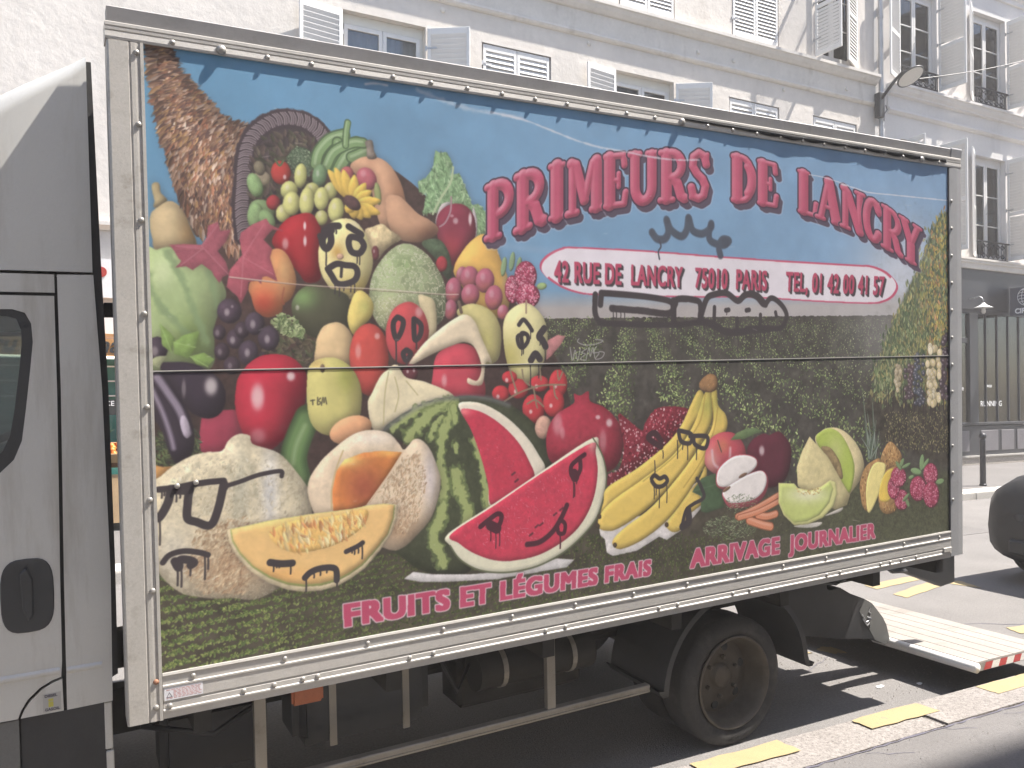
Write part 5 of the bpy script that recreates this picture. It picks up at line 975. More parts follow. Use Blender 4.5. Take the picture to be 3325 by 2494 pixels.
# round slab-serif capitals: strokes (points, half-width) in a unit box, y up
W0 = .125
def serif(x, y, w=.2, h=.07): return ([(x-w, y), (x+w, y)], h)
SLAB = {
 'P': [([(.28, .08), (.28, .92)], W0), serif(.28, .06), serif(.2, .94, .1), (arcp(.42, .68, .38, .25, 90, -90), .105), ([(.28, .93), (.42, .93)], .09), ([(.28, .43), (.42, .43)], .07)],
 'R': [([(.26, .08), (.26, .92)], W0), serif(.26, .06), serif(.18, .94, .1), (arcp(.42, .70, .34, .23, 90, -90), .1), ([(.26, .93), (.42, .93)], .09), ([(.3, .47), (.46, .47), (.62, .36), (.74, .12), (.86, .07)], .105)],
 'I': [([(.5, .08), (.5, .92)], .24), ([(.16, .06), (.84, .06)], .1), ([(.16, .94), (.84, .94)], .1)],
 'M': [([(.17, .08), (.17, .9)], .08), ([(.83, .08), (.83, .9)], .115), ([(.14, .92), (.26, .88), (.5, .25)], .095), ([(.86, .92), (.74, .88), (.5, .25)], .08), serif(.16, .06, .12), serif(.84, .06, .13)],
 'E': [([(.28, .08), (.28, .92)], .15), ([(.14, .94), (.8, .94), (.84, .76)], .08), ([(.14, .06), (.82, .06), (.88, .27)], .08), ([(.3, .5), (.6, .5)], .07), ([(.62, .62), (.62, .38)], .06)],
 'U': [([(.22, .92), (.22, .34)]+arcp(.5, .34, .28, .26, 180, 360)[1:]+[(.78, .92)], .11), serif(.22, .94, .15), serif(.78, .94, .13)],
 'S': [([(.8, .72), (.72, .88), (.5, .94), (.28, .86), (.24, .68), (.42, .54), (.64, .44), (.76, .3), (.68, .12), (.48, .06), (.26, .1), (.18, .28)], .11), ([(.84, .92), (.82, .7)], .06), ([(.16, .08), (.18, .3)], .06)],
 'D': [([(.26, .08), (.26, .92)], .14), ([(.14, .94), (.44, .94)]+arcp(.44, .5, .4, .44, 90, -90)[1:]+[(.14, .06)], .085), (arcp(.46, .5, .36, .36, 50, -50), .12)],
 'L': [([(.3, .08), (.3, .92)], .16), serif(.3, .94, .2), ([(.14, .06), (.84, .06), (.9, .32)], .085)],
 'A': [([(.5, .92), (.78, .1)], .13), ([(.48, .92), (.2, .1)], .08), ([(.34, .34), (.64, .34)], .06), serif(.17, .06, .12), serif(.82, .06, .14), ([(.44, .95), (.54, .95)], .07)],
 'N': [([(.2, .08), (.2, .9)], .09), ([(.8, .2), (.8, .9)], .09), ([(.16, .92), (.28, .86), (.8, .08)], .12), serif(.2, .06, .14), serif(.8, .94, .14)],
 'C': [(arcp(.52, .5, .34, .42, 35, 325, 16), .13), ([(.82, .92), (.8, .68)], .065), ([(.84, .24), (.8, .3)], .07)],
 'Y': [([(.5, .08), (.5, .46)], .13), ([(.5, .46), (.18, .92)], .115), ([(.5, .46), (.8, .92)], .09), serif(.18, .94, .15), serif(.8, .94, .13), serif(.5, .06, .18)],
}
def title():
    lx = [1048, 1115, 1185, 1225, 1300, 1358, 1423, 1484, 1534, 1576, 1633, 1680, 1720, 1763, 1816, 1864, 1903, 1949, 1988]
    tp = [404, 380, 358, 350, 337, 331, 327, 326, 329, 333, 344, 356, 365, 378, 399, 420, 440, 469, 494]
    bs = [527, 510, 484, 474, 457, 449, 443, 439, 438, 439, 445, 454, 462, 475, 494, 516, 537, 563, 585]
    for ch, x0, x1 in [('P', 1048, 1115), ('R', 1112, 1184), ('I', 1184, 1224), ('M', 1224, 1302), ('E', 1301, 1358), ('U', 1357, 1422), ('R', 1422, 1487), ('S', 1483, 1535), ('D', 1576, 1633), ('E', 1632, 1681), ('L', 1720, 1765), ('A', 1760, 1816), ('N', 1813, 1865), ('C', 1861, 1904), ('R', 1901, 1949), ('Y', 1941, 1988)]:
        yt0 = min(np.interp([x0, x1], lx, tp))-24; yb1 = max(np.interp([x0, x1], lx, bs))+34
        q = tocan(np.array([(x0-20, yt0), (x1+24, yt0), (x1+24, yb1), (x0-20, yb1)])); a = np.floor(q.min(0)).astype(int); b = np.ceil(q.max(0)).astype(int)
        sl = (slice(max(0, a[1]), min(CH, b[1])), slice(max(0, a[0]), min(CW, b[0])))
        def sdf(dx, dy):
            X = IX[sl]-dx; Y = IY[sl]-dy; top = np.interp(X, lx, tp); bas = np.interp(X, lx, bs); h = bas-top
            u = (X-x0)/(x1-x0); v = (bas-Y)/h; asp = (x1-x0)/105.; d = np.full(u.shape, 9., np.float32)
            for pts, hw in SLAB[ch]:
                for (ax, ay), (bx, by) in zip(pts[:-1], pts[1:]):
                    axx, bxx = ax*asp, bx*asp; ux = u*asp; vx, vy = bxx-axx, by-ay; L2 = max(vx*vx+vy*vy, 1e-9)
                    t = np.clip(((ux-axx)*vx+(v-ay)*vy)/L2, 0, 1); d = np.minimum(d, np.hypot(ux-axx-t*vx, v-ay-t*vy)-hw*min(1., asp*1.45))
            return d
        d = sdf(0, 0); d2 = np.minimum(sdf(7, 12), sdf(3.5, 6))
        comp(sl, np.clip(.5-(np.minimum(d, d2)-.035)/.02, 0, 1)*.35, C1((196, 200, 216)))
        comp(sl, np.clip(.5-(d2-.012)/.02, 0, 1), C1((72, 58, 78)))
        comp(sl, np.clip(.5-(d-.028)/.016, 0, 1), C1((52, 30, 52)))
        ds = bblur(d, 2); g0, g1 = np.gradient(ds); nl = (g0*.8+g1*.45)*120*np.clip((d+.10)/.06, 0, 1)
        hi = np.clip(-nl, 0, 1)[..., None]*.62; lo = np.clip(nl, 0, 1)[..., None]*.38
        c = C1((196, 70, 102))*np.ones(d.shape+(1,), np.float32); c = c*(1-hi)+C1((236, 172, 188))*hi; c = c*(1-lo)
        comp(sl, np.clip(.5-d/.02, 0, 1), c*(1+.03*N10[sl])[..., None])
def glyph_bitmap(body, bold, S=96):
    """raster of a line of text from the program's built-in typeface, made bolder by `bold` (em)"""
    cu = bpy.data.curves.new('t', 'FONT'); cu.body = body; cu.resolution_u = 5; cu.space_character = 1.10; cu.space_word = 1.0
    ob = bpy.data.objects.new('t', cu); bpy.context.scene.collection.objects.link(ob)
    me = ob.evaluated_get(bpy.context.evaluated_depsgraph_get()).to_mesh(); me.calc_loop_triangles()
    v = np.array([q.co[:2] for q in me.vertices])*S; v[:, 0] -= v[:, 0].min(); low = v[:, 1].min(); v[:, 1] -= low; tri = [tuple(t.vertices) for t in me.loop_triangles]
    pad = int(bold*S)+3; v += pad; w, h = np.ceil(v.max(0)).astype(int)+pad; im = np.zeros((h, w), np.float32)
    for t in tri:
        P = v[list(t)]; x0, y0 = np.floor(P.min(0)).astype(int); x1, y1 = np.ceil(P.max(0)).astype(int)+1
        X, Y = np.meshgrid(np.arange(x0, min(x1, w))+.5, np.arange(y0, min(y1, h))+.5)
        e = [(P[(i+1) % 3][0]-P[i][0])*(Y-P[i][1])-(P[(i+1) % 3][1]-P[i][1])*(X-P[i][0]) for i in range(3)]
        k = ((e[0] >= 0) & (e[1] >= 0) & (e[2] >= 0)) | ((e[0] <= 0) & (e[1] <= 0) & (e[2] <= 0)); q = im[y0:min(y1, h), x0:min(x1, w)]; q[k] = 1
    bpy.data.objects.remove(ob); bpy.data.curves.remove(cu)
    def dil(a, r):
        n = int(round(r)); o = a.copy()
        for k in range(1, n+1): o = np.maximum(o, np.maximum(np.roll(a, k, 1), np.roll(a, -k, 1)))
        a = o; o = a.copy()
        for k in range(1, int(round(n*.62))+1): o = np.maximum(o, np.maximum(np.roll(a, k, 0), np.roll(a, -k, 0)))
        return o
    return dil(im, bold*S)[::-1], (h-(pad-low)-.70*S-bold*S*.62, h-(pad-low)+bold*S*.62)
def textline(body, quad, col, bold=.055, white=0., shadow=None, shcol=(52, 46, 52)):
    """text fitted into a four-cornered field (tl, tr, br, bl) of the print"""
    bm, pad = glyph_bitmap(body, bold); h, w = bm.shape; Hq = homography(quad, [(0, pad[0]), (w, pad[0]), (w, pad[1]), (0, pad[1])])
    q = tocan(np.array(quad)); a = np.floor(q.min(0)).astype(int)-24; b = np.ceil(q.max(0)).astype(int)+24
    sl = (slice(max(0, a[1]), min(CH, b[1])), slice(max(0, a[0]), min(CW, b[0])))
    def samp(B, dx=0, dy=0):
        u, v = happly(Hq, IX[sl]-dx, IY[sl]-dy); ui = np.round(u-.5).astype(int); vi = np.round(v-.5).astype(int); ok = (ui >= 0) & (vi >= 0) & (ui < w) & (vi < h)
        return np.where(ok, B[np.clip(vi, 0, h-1), np.clip(ui, 0, w-1)], 0.)
    m = samp(bm)
    if white:
        for r, c, al in ((white*1.55, (60, 48, 52), .5), (white, (232, 214, 220), 1.)):
            o = m.copy(); n = int(np.ceil(r))
            for dy in range(-n, n+1):
                for dx in range(-n, n+1):
                    if dx*dx+dy*dy <= r*r: o = np.maximum(o, np.roll(np.roll(m, dy, 0), dx, 1))
            comp(sl, bblur(o, 1, 1)*al, C1(c))
    if shadow:
        for k in (.33, .66, 1.): comp(sl, bblur(samp(bm, shadow[0]*k, shadow[1]*k), 1, 1), C1(shcol))
    comp(sl, bblur(m, 1, 1), C1(col))
def drips(t, pts, col=(52, 44, 46), w=1.1):
    for (x, y, l) in pts: stroke(T(t, [(x, y), (x+3, y+l*.5), (x+1, y+l)]), w, col, .95, soft=.8)
def paint_marks():
    K = (52, 45, 48); E_, F, I, Hh, G = (1, 1), (2, 1), (2, 2), (1, 2), (0, 2)
    # address pill
    cap = lambda t, cx, cy, rx, ry, a0, a1: T(t, arcp(cx, cy, rx, ry, a0, a1, 12))
    pill = T(F, [(640, 503), (1200, 530), (1800, 575), (2400, 615), (2900, 642), (3020, 652)])+T((3, 1), [(1090, 690), (1150, 740), (1192, 800), (1190, 850), (1150, 905), (1080, 940), (980, 953), (600, 940), (0, 905)])+T(F, [(1700, 905), (1200, 898), (800, 885), (680, 870), (560, 830), (450, 760), (388, 690), (380, 640), (410, 590), (470, 545), (550, 512)])
    shape(pill, (196, 66, 98), rad=3, dark=0, emb=0, sh=0, tex=.02)
    P = spline(pill); c0 = P.mean(0); ctr = np.array([(x+np.clip((c0[0]-x)*.012, -6, 6)*.9, y+(3.6 if y < c0[1] else -3.2)) for x, y in P])
    shape([tuple(p) for p in ctr], (222, 214, 222), rad=3, dark=0, emb=0, sh=0, tex=.02, sm=False)
    t1 = TX[2]; q = [(1198, 566), (1910, 599.5), (1907, 639.5), (1198, 612)]
    textline("42 RUE DE  LANCRY   75010  PARIS     TEL, 01 42 00 41 57", [(1197, 563.5), (1909, 597.5), (1907, 639), (1197, 611.5)], (190, 58, 90), .044, shadow=(4.2, 5.2))
    textline("FRUITS ET LÉGUMES FRAIS", [(744, 1298), (1409, 1203), (1407, 1238), (746, 1349)], (196, 62, 98), .066, white=2.6)
    textline("ARRIVAGE  JOURNALIER", [(1489, 1182), (1889, 1126), (1889, 1159), (1488, 1224)], (194, 64, 98), .066, white=2.2)
    # sprayed crown and big outline under the pill
    stroke(T(F, [(1270, 390), (1310, 440), (1370, 440), (1400, 380), (1385, 290), (1420, 370), (1500, 420), (1545, 370), (1560, 275), (1590, 370), (1660, 400), (1720, 370), (1740, 320), (1720, 400), (1740, 460), (1830, 490), (1880, 455), (1830, 445), (1800, 500), (1812, 570)]), 8, (58, 64, 78), .92, soft=2.5)
    for (x, y, r) in [(1268, 388, 22), (1388, 292, 22), (1558, 275, 24), (1738, 335, 30), (1850, 462, 36)]: stroke(T(F, [(x, y), (x+2, y+6)]), r*TS, (58, 64, 78), .92, soft=3)
    stroke(T(F, [(1325, 450), (1340, 500), (1320, 540), (1328, 600)]), 1.8, (58, 60, 74))
    stroke(T(F, [(820, 880), (818, 1020), (850, 1090), (920, 1110), (1420, 1120), (1640, 1100)]), 6, K, soft=1.5, wob=1)
    stroke(T(F, [(860, 960), (870, 880), (900, 870), (1200, 895), (1400, 930), (1440, 980)]), 6.2, K, soft=1.5)
    stroke(T(F, [(950, 990), (1200, 1010), (1400, 1030), (1450, 960), (1480, 915), (1630, 930), (1655, 1000), (1645, 1090)]), 6.6, K, soft=1.5, wob=1)
    stroke(T(F, [(1440, 930), (1440, 1110)]), 7.2, K, soft=1.5)
    stroke(T(F, [(1650, 1080), (1700, 920), (1760, 880), (1860, 870), (1950, 930), (2010, 880), (2100, 885), (2170, 960)]), 6.6, K, soft=1.5)
    stroke(T((3, 1), [(-60, 920), (0, 880), (70, 900), (130, 960), (180, 910), (230, 925), (290, 990), (310, 1060), (270, 1140), (180, 1150), (0, 1150)]), 6, K, soft=1.5)
    stroke(T(F, [(1650, 1090), (1760, 1120), (1840, 1170), (1950, 1180), (2060, 1160), (2200, 1150)]), 8, K, soft=2)
    for (x, y0, y1) in [(1765, 980, 1100), (1945, 1070, 1180), (2130, 1040, 1150)]: stroke(T(F, [(x, y0), (x-4, y1)]), 4.6, K)
    for (x, y) in [(1865, 1005), (2028, 1005)]: stroke(T(F, [(x-10, y), (x+12, y-4)]), 5, K)
    stroke(T((3, 1), [(222, 1020), (228, 1050)]), 4.4, K)
    drips(F, [(960, 1010, 90), (985, 1010, 60), (1020, 1020, 40), (1050, 1020, 50), (1360, 1050, 70), (1390, 1050, 90), (865, 1100, 110), (1425, 1110, 90), (1470, 1110, 80), (1500, 1115, 60), (1680, 1110, 80), (1765, 1130, 160), (1860, 1180, 60), (1950, 1180, 150), (2060, 1170, 80), (2130, 1150, 160), (1860, 1010, 30)], K)
    drips((3, 1), [(100, 1160, 160), (130, 1160, 130), (60, 1160, 60), (280, 1160, 130)], K)
    # pale tag in the field
    for q in [[(690, 1230), (680, 1255), (740, 1280), (830, 1270), (880, 1245), (820, 1235)], [(620, 1300), (640, 1400), (660, 1320), (680, 1400), (700, 1310)], [(750, 1310), (710, 1340), (740, 1350), (700, 1390), (740, 1400)], [(745, 1400), (770, 1300), (780, 1370), (800, 1300), (815, 1380)], [(830, 1290), (800, 1340), (850, 1340), (820, 1390), (870, 1380), (890, 1340), (850, 1330)]]: stroke(T(F, q), .9, (176, 172, 176), .85)
    # faces
    stroke(T(E_, [(640, 385), (690, 345), (755, 340)]), 5.5, K); stroke(T(E_, [(700, 375), (640, 420), (628, 480), (660, 520), (695, 470), (690, 400)]), 5.5, K); drips(E_, [(655, 500, 150), (735, 370, 30)], K, 1.3)
    stroke(T(E_, [(610, 420), (630, 470)]), 5, K)
    stroke(T(E_, [(835, 345), (900, 385), (935, 410), (900, 430), (850, 430), (835, 480), (860, 545), (920, 555), (955, 500), (930, 450), (890, 430)]), 5.2, K); drips(E_, [(900, 560, 75), (920, 560, 85)], K)
    stroke(T(E_, [(670, 680), (740, 640), (810, 650), (880, 660), (905, 710), (880, 770), (800, 800), (740, 790), (700, 730), (672, 685)]), 5, K); stroke(T(E_, [(780, 660), (775, 740)]), 2.4, K); drips(E_, [(725, 800, 75), (760, 810, 85), (795, 810, 40), (850, 790, 70), (880, 780, 85)], K)
    for q in [[(1220, 1060), (1190, 1100), (1190, 1170), (1215, 1230), (1255, 1160), (1265, 1090), (1225, 1060)], [(1350, 1075), (1350, 1160), (1360, 1240), (1400, 1200), (1405, 1120), (1355, 1075)], [(1290, 1320), (1265, 1350), (1290, 1400), (1325, 1350), (1295, 1320)]]: stroke(T(E_, q), 4.6, K)
    drips(E_, [(1208, 1240, 190), (1368, 1250, 60), (1290, 1390, 60)], K, 1.5)
    stroke(T(F, [(215, 1120), (250, 1080), (290, 1120), (318, 1165)]), 4, K); stroke(T(F, [(245, 1195), (205, 1215), (215, 1280), (245, 1300), (285, 1250), (280, 1200), (235, 1190), (240, 1270)]), 4, K); drips(F, [(305, 1160, 70), (235, 1300, 60), (248, 1300, 50)], K)
    stroke(T(F, [(415, 1150), (375, 1210), (400, 1240), (425, 1290)]), 6.5, K); stroke(T(F, [(310, 1400), (345, 1350), (380, 1390)]), 6.5, K); drips(F, [(380, 1250, 30), (420, 1290, 110), (305, 1440, 170), (370, 1440, 100)], K)
    # glasses melon
    stroke(T(G, [(1300, 945), (1450, 930), (1560, 905), (1700, 885), (1815, 875), (1825, 930)]), 4.6, K, sm=False)
    stroke(T(G, [(1825, 920), (1950, 880), (2090, 830), (2260, 800), (2272, 840)]), 3.4, K)
    stroke(T(G, [(1395, 960), (1370, 1060), (1300, 1170), (1250, 1130), (1225, 1080)]), 6, K)
    stroke(T(G, [(1545, 930), (1530, 1060), (1530, 1170), (1600, 1200), (1710, 1225), (1770, 1100), (1815, 900)]), 6, K); stroke(T(G, [(1400, 945), (1540, 950)]), 7, K)
    drips(G, [(1310, 1190, 190), (1440, 980, 60), (1470, 980, 30), (1325, 950, 60), (1345, 950, 40)], K, 1.4)
    stroke(T(G, [(1335, 1520), (1390, 1460), (1500, 1430), (1620, 1440), (1690, 1460)]), 4.2, K); stroke(T(G, [(1430, 1510), (1460, 1560), (1470, 1500), (1540, 1500), (1580, 1520), (1555, 1540)]), 6, K)
    drips(G, [(1450, 1560, 140), (1480, 1560, 150), (1550, 1540, 80), (1665, 1460, 190), (1690, 1460, 110)], K, 1.5)
    # slices
    stroke(T(Hh, [(215, 1520), (300, 1530), (390, 1525)]), 5.5, K); drips(Hh, [(240, 1540, 50), (265, 1540, 20), (285, 1540, 20), (375, 1535, 75)], K, 1.3)
    stroke(T(Hh, [(815, 1435), (900, 1395), (945, 1365)]), 4, K); drips(Hh, [(880, 1420, 35), (910, 1410, 35), (940, 1380, 110), (860, 1425, 20)], K, 1.4)
    stroke(T(Hh, [(490, 1640), (530, 1600), (600, 1570), (690, 1560), (735, 1580), (740, 1660)]), 5, K); drips(Hh, [(497, 1640, 110), (560, 1610, 30), (610, 1590, 30), (660, 1580, 20), (740, 1650, 60)], K, 1.4)
    R_ = (66, 24, 36)
    stroke(T(I, [(-90, 1240), (-30, 1190), (40, 1140), (75, 1150), (70, 1200), (40, 1250), (-5, 1240)]), 4.5, R_); stroke(T(I, [(-10, 1230), (40, 1255)]), 9, R_); drips(I, [(-10, 1270, 80), (30, 1270, 140), (60, 1270, 120)], R_, 1.2)
    stroke(T(I, [(735, 670), (680, 710), (630, 760), (630, 830), (665, 850), (700, 790), (700, 720)]), 4.5, R_); stroke(T(I, [(650, 820), (660, 850)]), 9, R_); drips(I, [(645, 860, 150), (670, 860, 40), (655, 900, 100)], R_, 1.3)
    stroke(T(I, [(280, 1380), (380, 1360), (480, 1280), (550, 1170), (595, 1070)]), 5, R_, soft=1.5); stroke(T(I, [(540, 1180), (580, 1220), (570, 1290), (530, 1290), (520, 1250)]), 4, R_); drips(I, [(540, 1300, 110)], R_, 1.6)
    # bananas
    stroke(T(I, [(1480, 480), (1580, 510), (1570, 580), (1500, 565), (1480, 490)]), 4.6, K); stroke(T(I, [(1570, 525), (1705, 530), (1690, 620), (1610, 590), (1600, 530)]), 4.6, K); drips(I, [(1470, 560, 140), (1510, 570, 60), (1550, 590, 120), (1620, 610, 100)], K, 1.4)
    stroke(T(I, [(1265, 860), (1290, 835), (1330, 860), (1370, 845), (1390, 880), (1350, 920), (1300, 920), (1268, 880)]), 4.4, K); drips(I, [(1285, 930, 90), (1300, 930, 60), (1325, 930, 160), (1385, 900, 150), (1290, 720, 120), (1355, 640, 60)], K, 1.3)
    stroke(T(I, [(1340, 560), (1290, 500), (1240, 540), (1340, 610)]), 6, (56, 30, 36))
    stroke(T(I, [(1625, 860), (1660, 930), (1680, 1010), (1600, 1060), (1540, 1110), (1510, 1220)]), 4, K); stroke(T(I, [(1555, 1110), (1560, 1200), (1510, 1240)]), 8, K)
    for q in [[(535, 245), (565, 240)], [(550, 240), (552, 275)], [(590, 220), (590, 275), (615, 260), (595, 245), (612, 225)], [(620, 280), (632, 220), (640, 260), (650, 220), (660, 270)]]: stroke(T(Hh, q), 1.1, (70, 64, 50), .85)
    # creases, scratches
    W_ = (214, 214, 222)
    stroke(T((1, 0), [(970, 695), (1050, 690), (1140, 705)]), 1.8, W_, .85, soft=2, wob=1)
    stroke(T((1, 0), [(1380, 745), (1500, 790), (1650, 850), (1850, 905), (2050, 935), (2212, 970)]), 3.2, W_, .45, soft=3, wob=4)
    stroke(T((2, 0), [(0, 915), (250, 975), (450, 1050), (650, 1130), (850, 1190), (1050, 1225), (1250, 1265), (1450, 1290), (1640, 1290)]), 1.5, W_, .75, soft=2, wob=1.5)
    stroke(T((3, 0), [(490, 1405), (620, 1430), (800, 1490)]), 1.2, W_, .7); stroke(T((3, 1), [(740, 5), (850, 35), (960, 70), (1150, 90), (1400, 115), (1600, 135)]), 1.3, W_, .85, wob=1)
    stroke(T((0, 1), [(1860, 745), (2212, 780)]), .7, (220, 190, 180), .8); stroke(T(E_, [(-100, 745), (200, 780), (600, 815), (1000, 835), (1400, 865), (1600, 880), (1700, 880)]), .8, (222, 202, 184), .85); stroke(T(E_, [(-100, 751), (600, 821), (1600, 886)]), .6, (90, 60, 56), .5)
    stroke(T(F, [(0, 480), (300, 520), (700, 560), (900, 570)]), 5, (206, 190, 206), .12, soft=6)
    for _ in range(70):
        x, y = 360+PR.rand()*1650, 150+PR.rand()*1200; stroke([(x, y), (x+PR.randn()*6, y+PR.randn()*2)], .5, (222, 216, 216), .35)
    # grime and fading; the pale lift also paints lens veil into the colours
    IMG[:] = IMG*(1+.035*N90+.02*N30)[..., None]
    grey = IMG.mean(2, keepdims=True); IMG[:] = IMG*.90+grey*.10
    veil_fade = .19; IMG[:] = IMG*(1-veil_fade)+C1((206, 196, 196))*veil_fade*.55
    IMG[:] = bblur(IMG, 1, 1)*.5+IMG*.5
def build_print():
    paint_background(); paint_fruit(); title(); paint_marks()
    im = bpy.data.images.new('side_print', CW, CH); px = np.ones((CH, CW, 4), np.float32); px[..., :3] = np.clip(IMG[::-1], 0, 1)
    im.pixels.foreach_set(px.ravel()); im.update(); im.pack(); return im
# ------------------------------------------------------------------ the delivery truck
TM = Matrix(((0.99940815, -0.00798784, -0.03345970, 0.30866111), (0.00707312, 0.99960041, -0.02736756, 3.04961119), (0.03366494, 0.02711469, 0.99906530, -0.09184992), (0, 0, 0, 1)))
TI = TM.inverted()
def wl(*p): return tuple(TI @ Vector(p))
truck = empty('delivery_truck'); truck.matrix_world = TM
tag(truck, 'box delivery truck with a big graffitied fruit and vegetable print on its side', 'truck')
PZ0, PZ1, SEAM = .939, 3.039, 1.953
def plate(outer, holes, y0, y1):
    import bmesh
    bm = bmesh.new(); es = []
    for lp in [outer]+holes:
        vs = [bm.verts.new((p[0], y0, p[1])) for p in lp]; es += [bm.edges.new((vs[i], vs[(i+1) % len(vs)])) for i in range(len(vs))]
    bmesh.ops.triangle_fill(bm, use_beauty=True, use_dissolve=False, edges=es)
    fs = list(bm.faces); ret = bmesh.ops.extrude_face_region(bm, geom=fs)
    for v in ret['geom']:
        if isinstance(v, bmesh.types.BMVert): v.co.y = y1
    b = MB(); bm.verts.index_update(); b.v = [tuple(v.co) for v in bm.verts]; b.f = [tuple(v.index for v in f.verts) for f in bm.faces]; bm.free(); return b
box = MB(); box.box(.02, 4.30, .012, 2.16, .80, .94).box(.02, 4.30, .082, 2.08, 3.08, 3.125).box(.02, 4.30, 2.10, 2.16, .94, 3.08).box(.02, .06, .082, 2.10, .94, 3.08).box(.02, 4.26, .014, .05, .94, 3.036)
bx = box.build('cargo_box', 'post_grey', truck)
# printed side panels
pm = bpy.data.materials.new('side_print'); pm.use_nodes = True; n = pm.node_tree.nodes; l = pm.node_tree.links; b = n['Principled BSDF']; b.inputs['Roughness'].default_value = .5; b.inputs['Specular IOR Level'].default_value = .35
PRINT_TEX = n.new('ShaderNodeTexImage'); uvn = n.new('ShaderNodeUVMap'); uvn.uv_map = 'UVMap'; l.new(uvn.outputs[0], PRINT_TEX.inputs[0])
vm = n.new('ShaderNodeVectorMath'); vm.operation = 'SCALE'; vm.inputs['Scale'].default_value = PRINT_K; l.new(PRINT_TEX.outputs[0], vm.inputs[0]); l.new(vm.outputs[0], b.inputs['Base Color'])
tc = n.new('ShaderNodeTexCoord'); nz = n.new('ShaderNodeTexNoise'); nz.inputs['Scale'].default_value = 2.2; nz.inputs['Detail'].default_value = 3; l.new(tc.outputs['Object'], nz.inputs['Vector'])
bp = n.new('ShaderNodeBump'); bp.inputs['Strength'].default_value = .035; bp.inputs['Distance'].default_value = .05; l.new(nz.outputs['Fac'], bp.inputs['Height']); l.new(bp.outputs[0], b.inputs['Normal'])
MATS['side_print'] = pm
for (z0, z1) in ((PZ0-.01, SEAM-.002), (SEAM+.002, PZ1+.01)):
    me = MB().box(-.012, 4.243, 0, .012, z0, z1).mesh('print_panel', 'side_print'); uv = me.uv_layers.new(name='UVMap')
    for lp in me.loops:
        c = me.vertices[lp.vertex_index].co; uv.data[lp.index].uv = (min(max(c.x/4.231, .0005), .9995), min(max((c.z-PZ0)/2.1, .0005), .9995))
    place('print_panel', me, bx)
MB().box(-.01, 4.24, -.0025, .0, SEAM+.0025, SEAM+.006).build('seam_trim', 'aluminium', bx)
# frame of the box side
tr = [(.078, 3.036), (-.0075, 3.036), (-.009, 3.044), (-.008, 3.060), (-.0055, 3.0615), (-.0055, 3.0645), (-.008, 3.066), (-.0085, 3.074), (-.006, 3.0755), (-.006, 3.078), (-.009, 3.080), (-.009, 3.090), (-.002, 3.094), (.002, 3.096), (.028, 3.122), (.055, 3.142), (.078, 3.146)]
rail = MB().prism(tr[:13]+[(.078, 3.094)], 'x', -.113, 4.339).build('top_rail', 'aluminium', bx)
MB().prism([(.076, 3.0945), (.004, 3.0945), (-.001, 3.142), (.003, 3.146), (.076, 3.147)], 'x', -.106, 4.255).build('roof_edge', 'roof_edge', bx)
MB().prism([(.074, 3.0945), (.002, 3.0945), (-.004, 3.146), (.0, 3.152), (.074, 3.154)], 'x', 4.262, 4.36).build('roof_corner', 'post_grey', bx, bevel=.006)
br = [(.06, .942), (-.006, .942), (-.008, .934), (-.004, .930), (-.004, .902), (-.0085, .900), (-.0085, .894), (-.006, .892), (-.006, .848), (-.002, .846), (-.002, .840), (-.005, .838), (-.005, .820), (-.0085, .818), (-.0085, .812), (-.004, .810), (-.003, .787), (.06, .787)]
MB().prism(br, 'x', .0015, 4.232).build('bottom_rail', 'aluminium', bx)
lp_ = [(-.109, .10), (-.109, -.002), (-.103, -.008), (-.046, -.008), (-.044, -.0055), (-.040, -.0055), (-.038, -.0078), (-.026, -.0078), (-.012, -.006), (-.010, -.010), (.0, -.010), (.0, .012), (.018, .012), (.018, .10)]
MB().prism(lp_, 'z', .786, 3.0345).build('front_post', 'aluminium_dirty', bx)
MB().prism([(4.2335, .011), (4.2335, -.006), (4.3, -.008), (4.342, -.006), (4.345, .0), (4.345, .10), (4.305, .10), (4.305, .011)], 'z', .792, 3.0345).build('rear_post', 'post_grey', bx)
MB().box(4.224, 4.2333, -.004, -.0005, .944, 3.033).build('rear_seal', 'seal', bx)
MB().box(4.16, 4.2334, -.012, -.0055, .822, .850).build('end_bracket', 'aluminium_dirty', bx, bevel=.003)
rv = MB(); rv.lathe([(.0095, 0), (.0095, -.0025), (.0075, -.0052), (.004, -.0066), (0, -.007)], (0, 0, 0), 'y', 10); rvm = rv.mesh('rivet', 'rivet', True); rvr = rvm.copy(); rvr.materials.clear(); rvr.materials.append(MATS['rust_rivet'])
bgm = MB().lathe([(.017, 0), (.017, -.006), (.013, -.011), (.007, -.0135), (0, -.014)], (0, 0, 0), 'y', 12).mesh('bolt', 'rivet', True)
for i in range(27):
    x = .09+.1556*i
    if x < 4.22: place('bolt' if i in (1, 14, 25) else 'rivet', bgm if i in (1, 14, 25) else rvm, bx, (x, -.0082, 3.053))
for z in (3.003, 2.769, 2.456, 2.148, 1.839, 1.53, 1.226, .833): place('rivet', rvm, bx, (-.021, -.0072, z))
place('rivet', rvr, bx, (-.019, -.0068, .919))
for i in range(14): place('rivet', rvm, bx, (.098+.31*i, -.0038, .916))
for x in (.022, .263, .368, .471, .525, .885, .984, 1.498, 1.597, 2.1, 2.21, 2.55, 2.66, 3.2, 3.3, 3.62, 3.7, 3.79, 3.92): place('rivet', rvm, bx, (x, -.0048, .829))
for i in range(12): place('rivet', rvm, bx, (4.25, -.0068, 2.843-.1565*i))
for x, z in [(.125, 1.575), (.065, 1.568)]: place('rivet', rvm, bx, (x, 0, z))
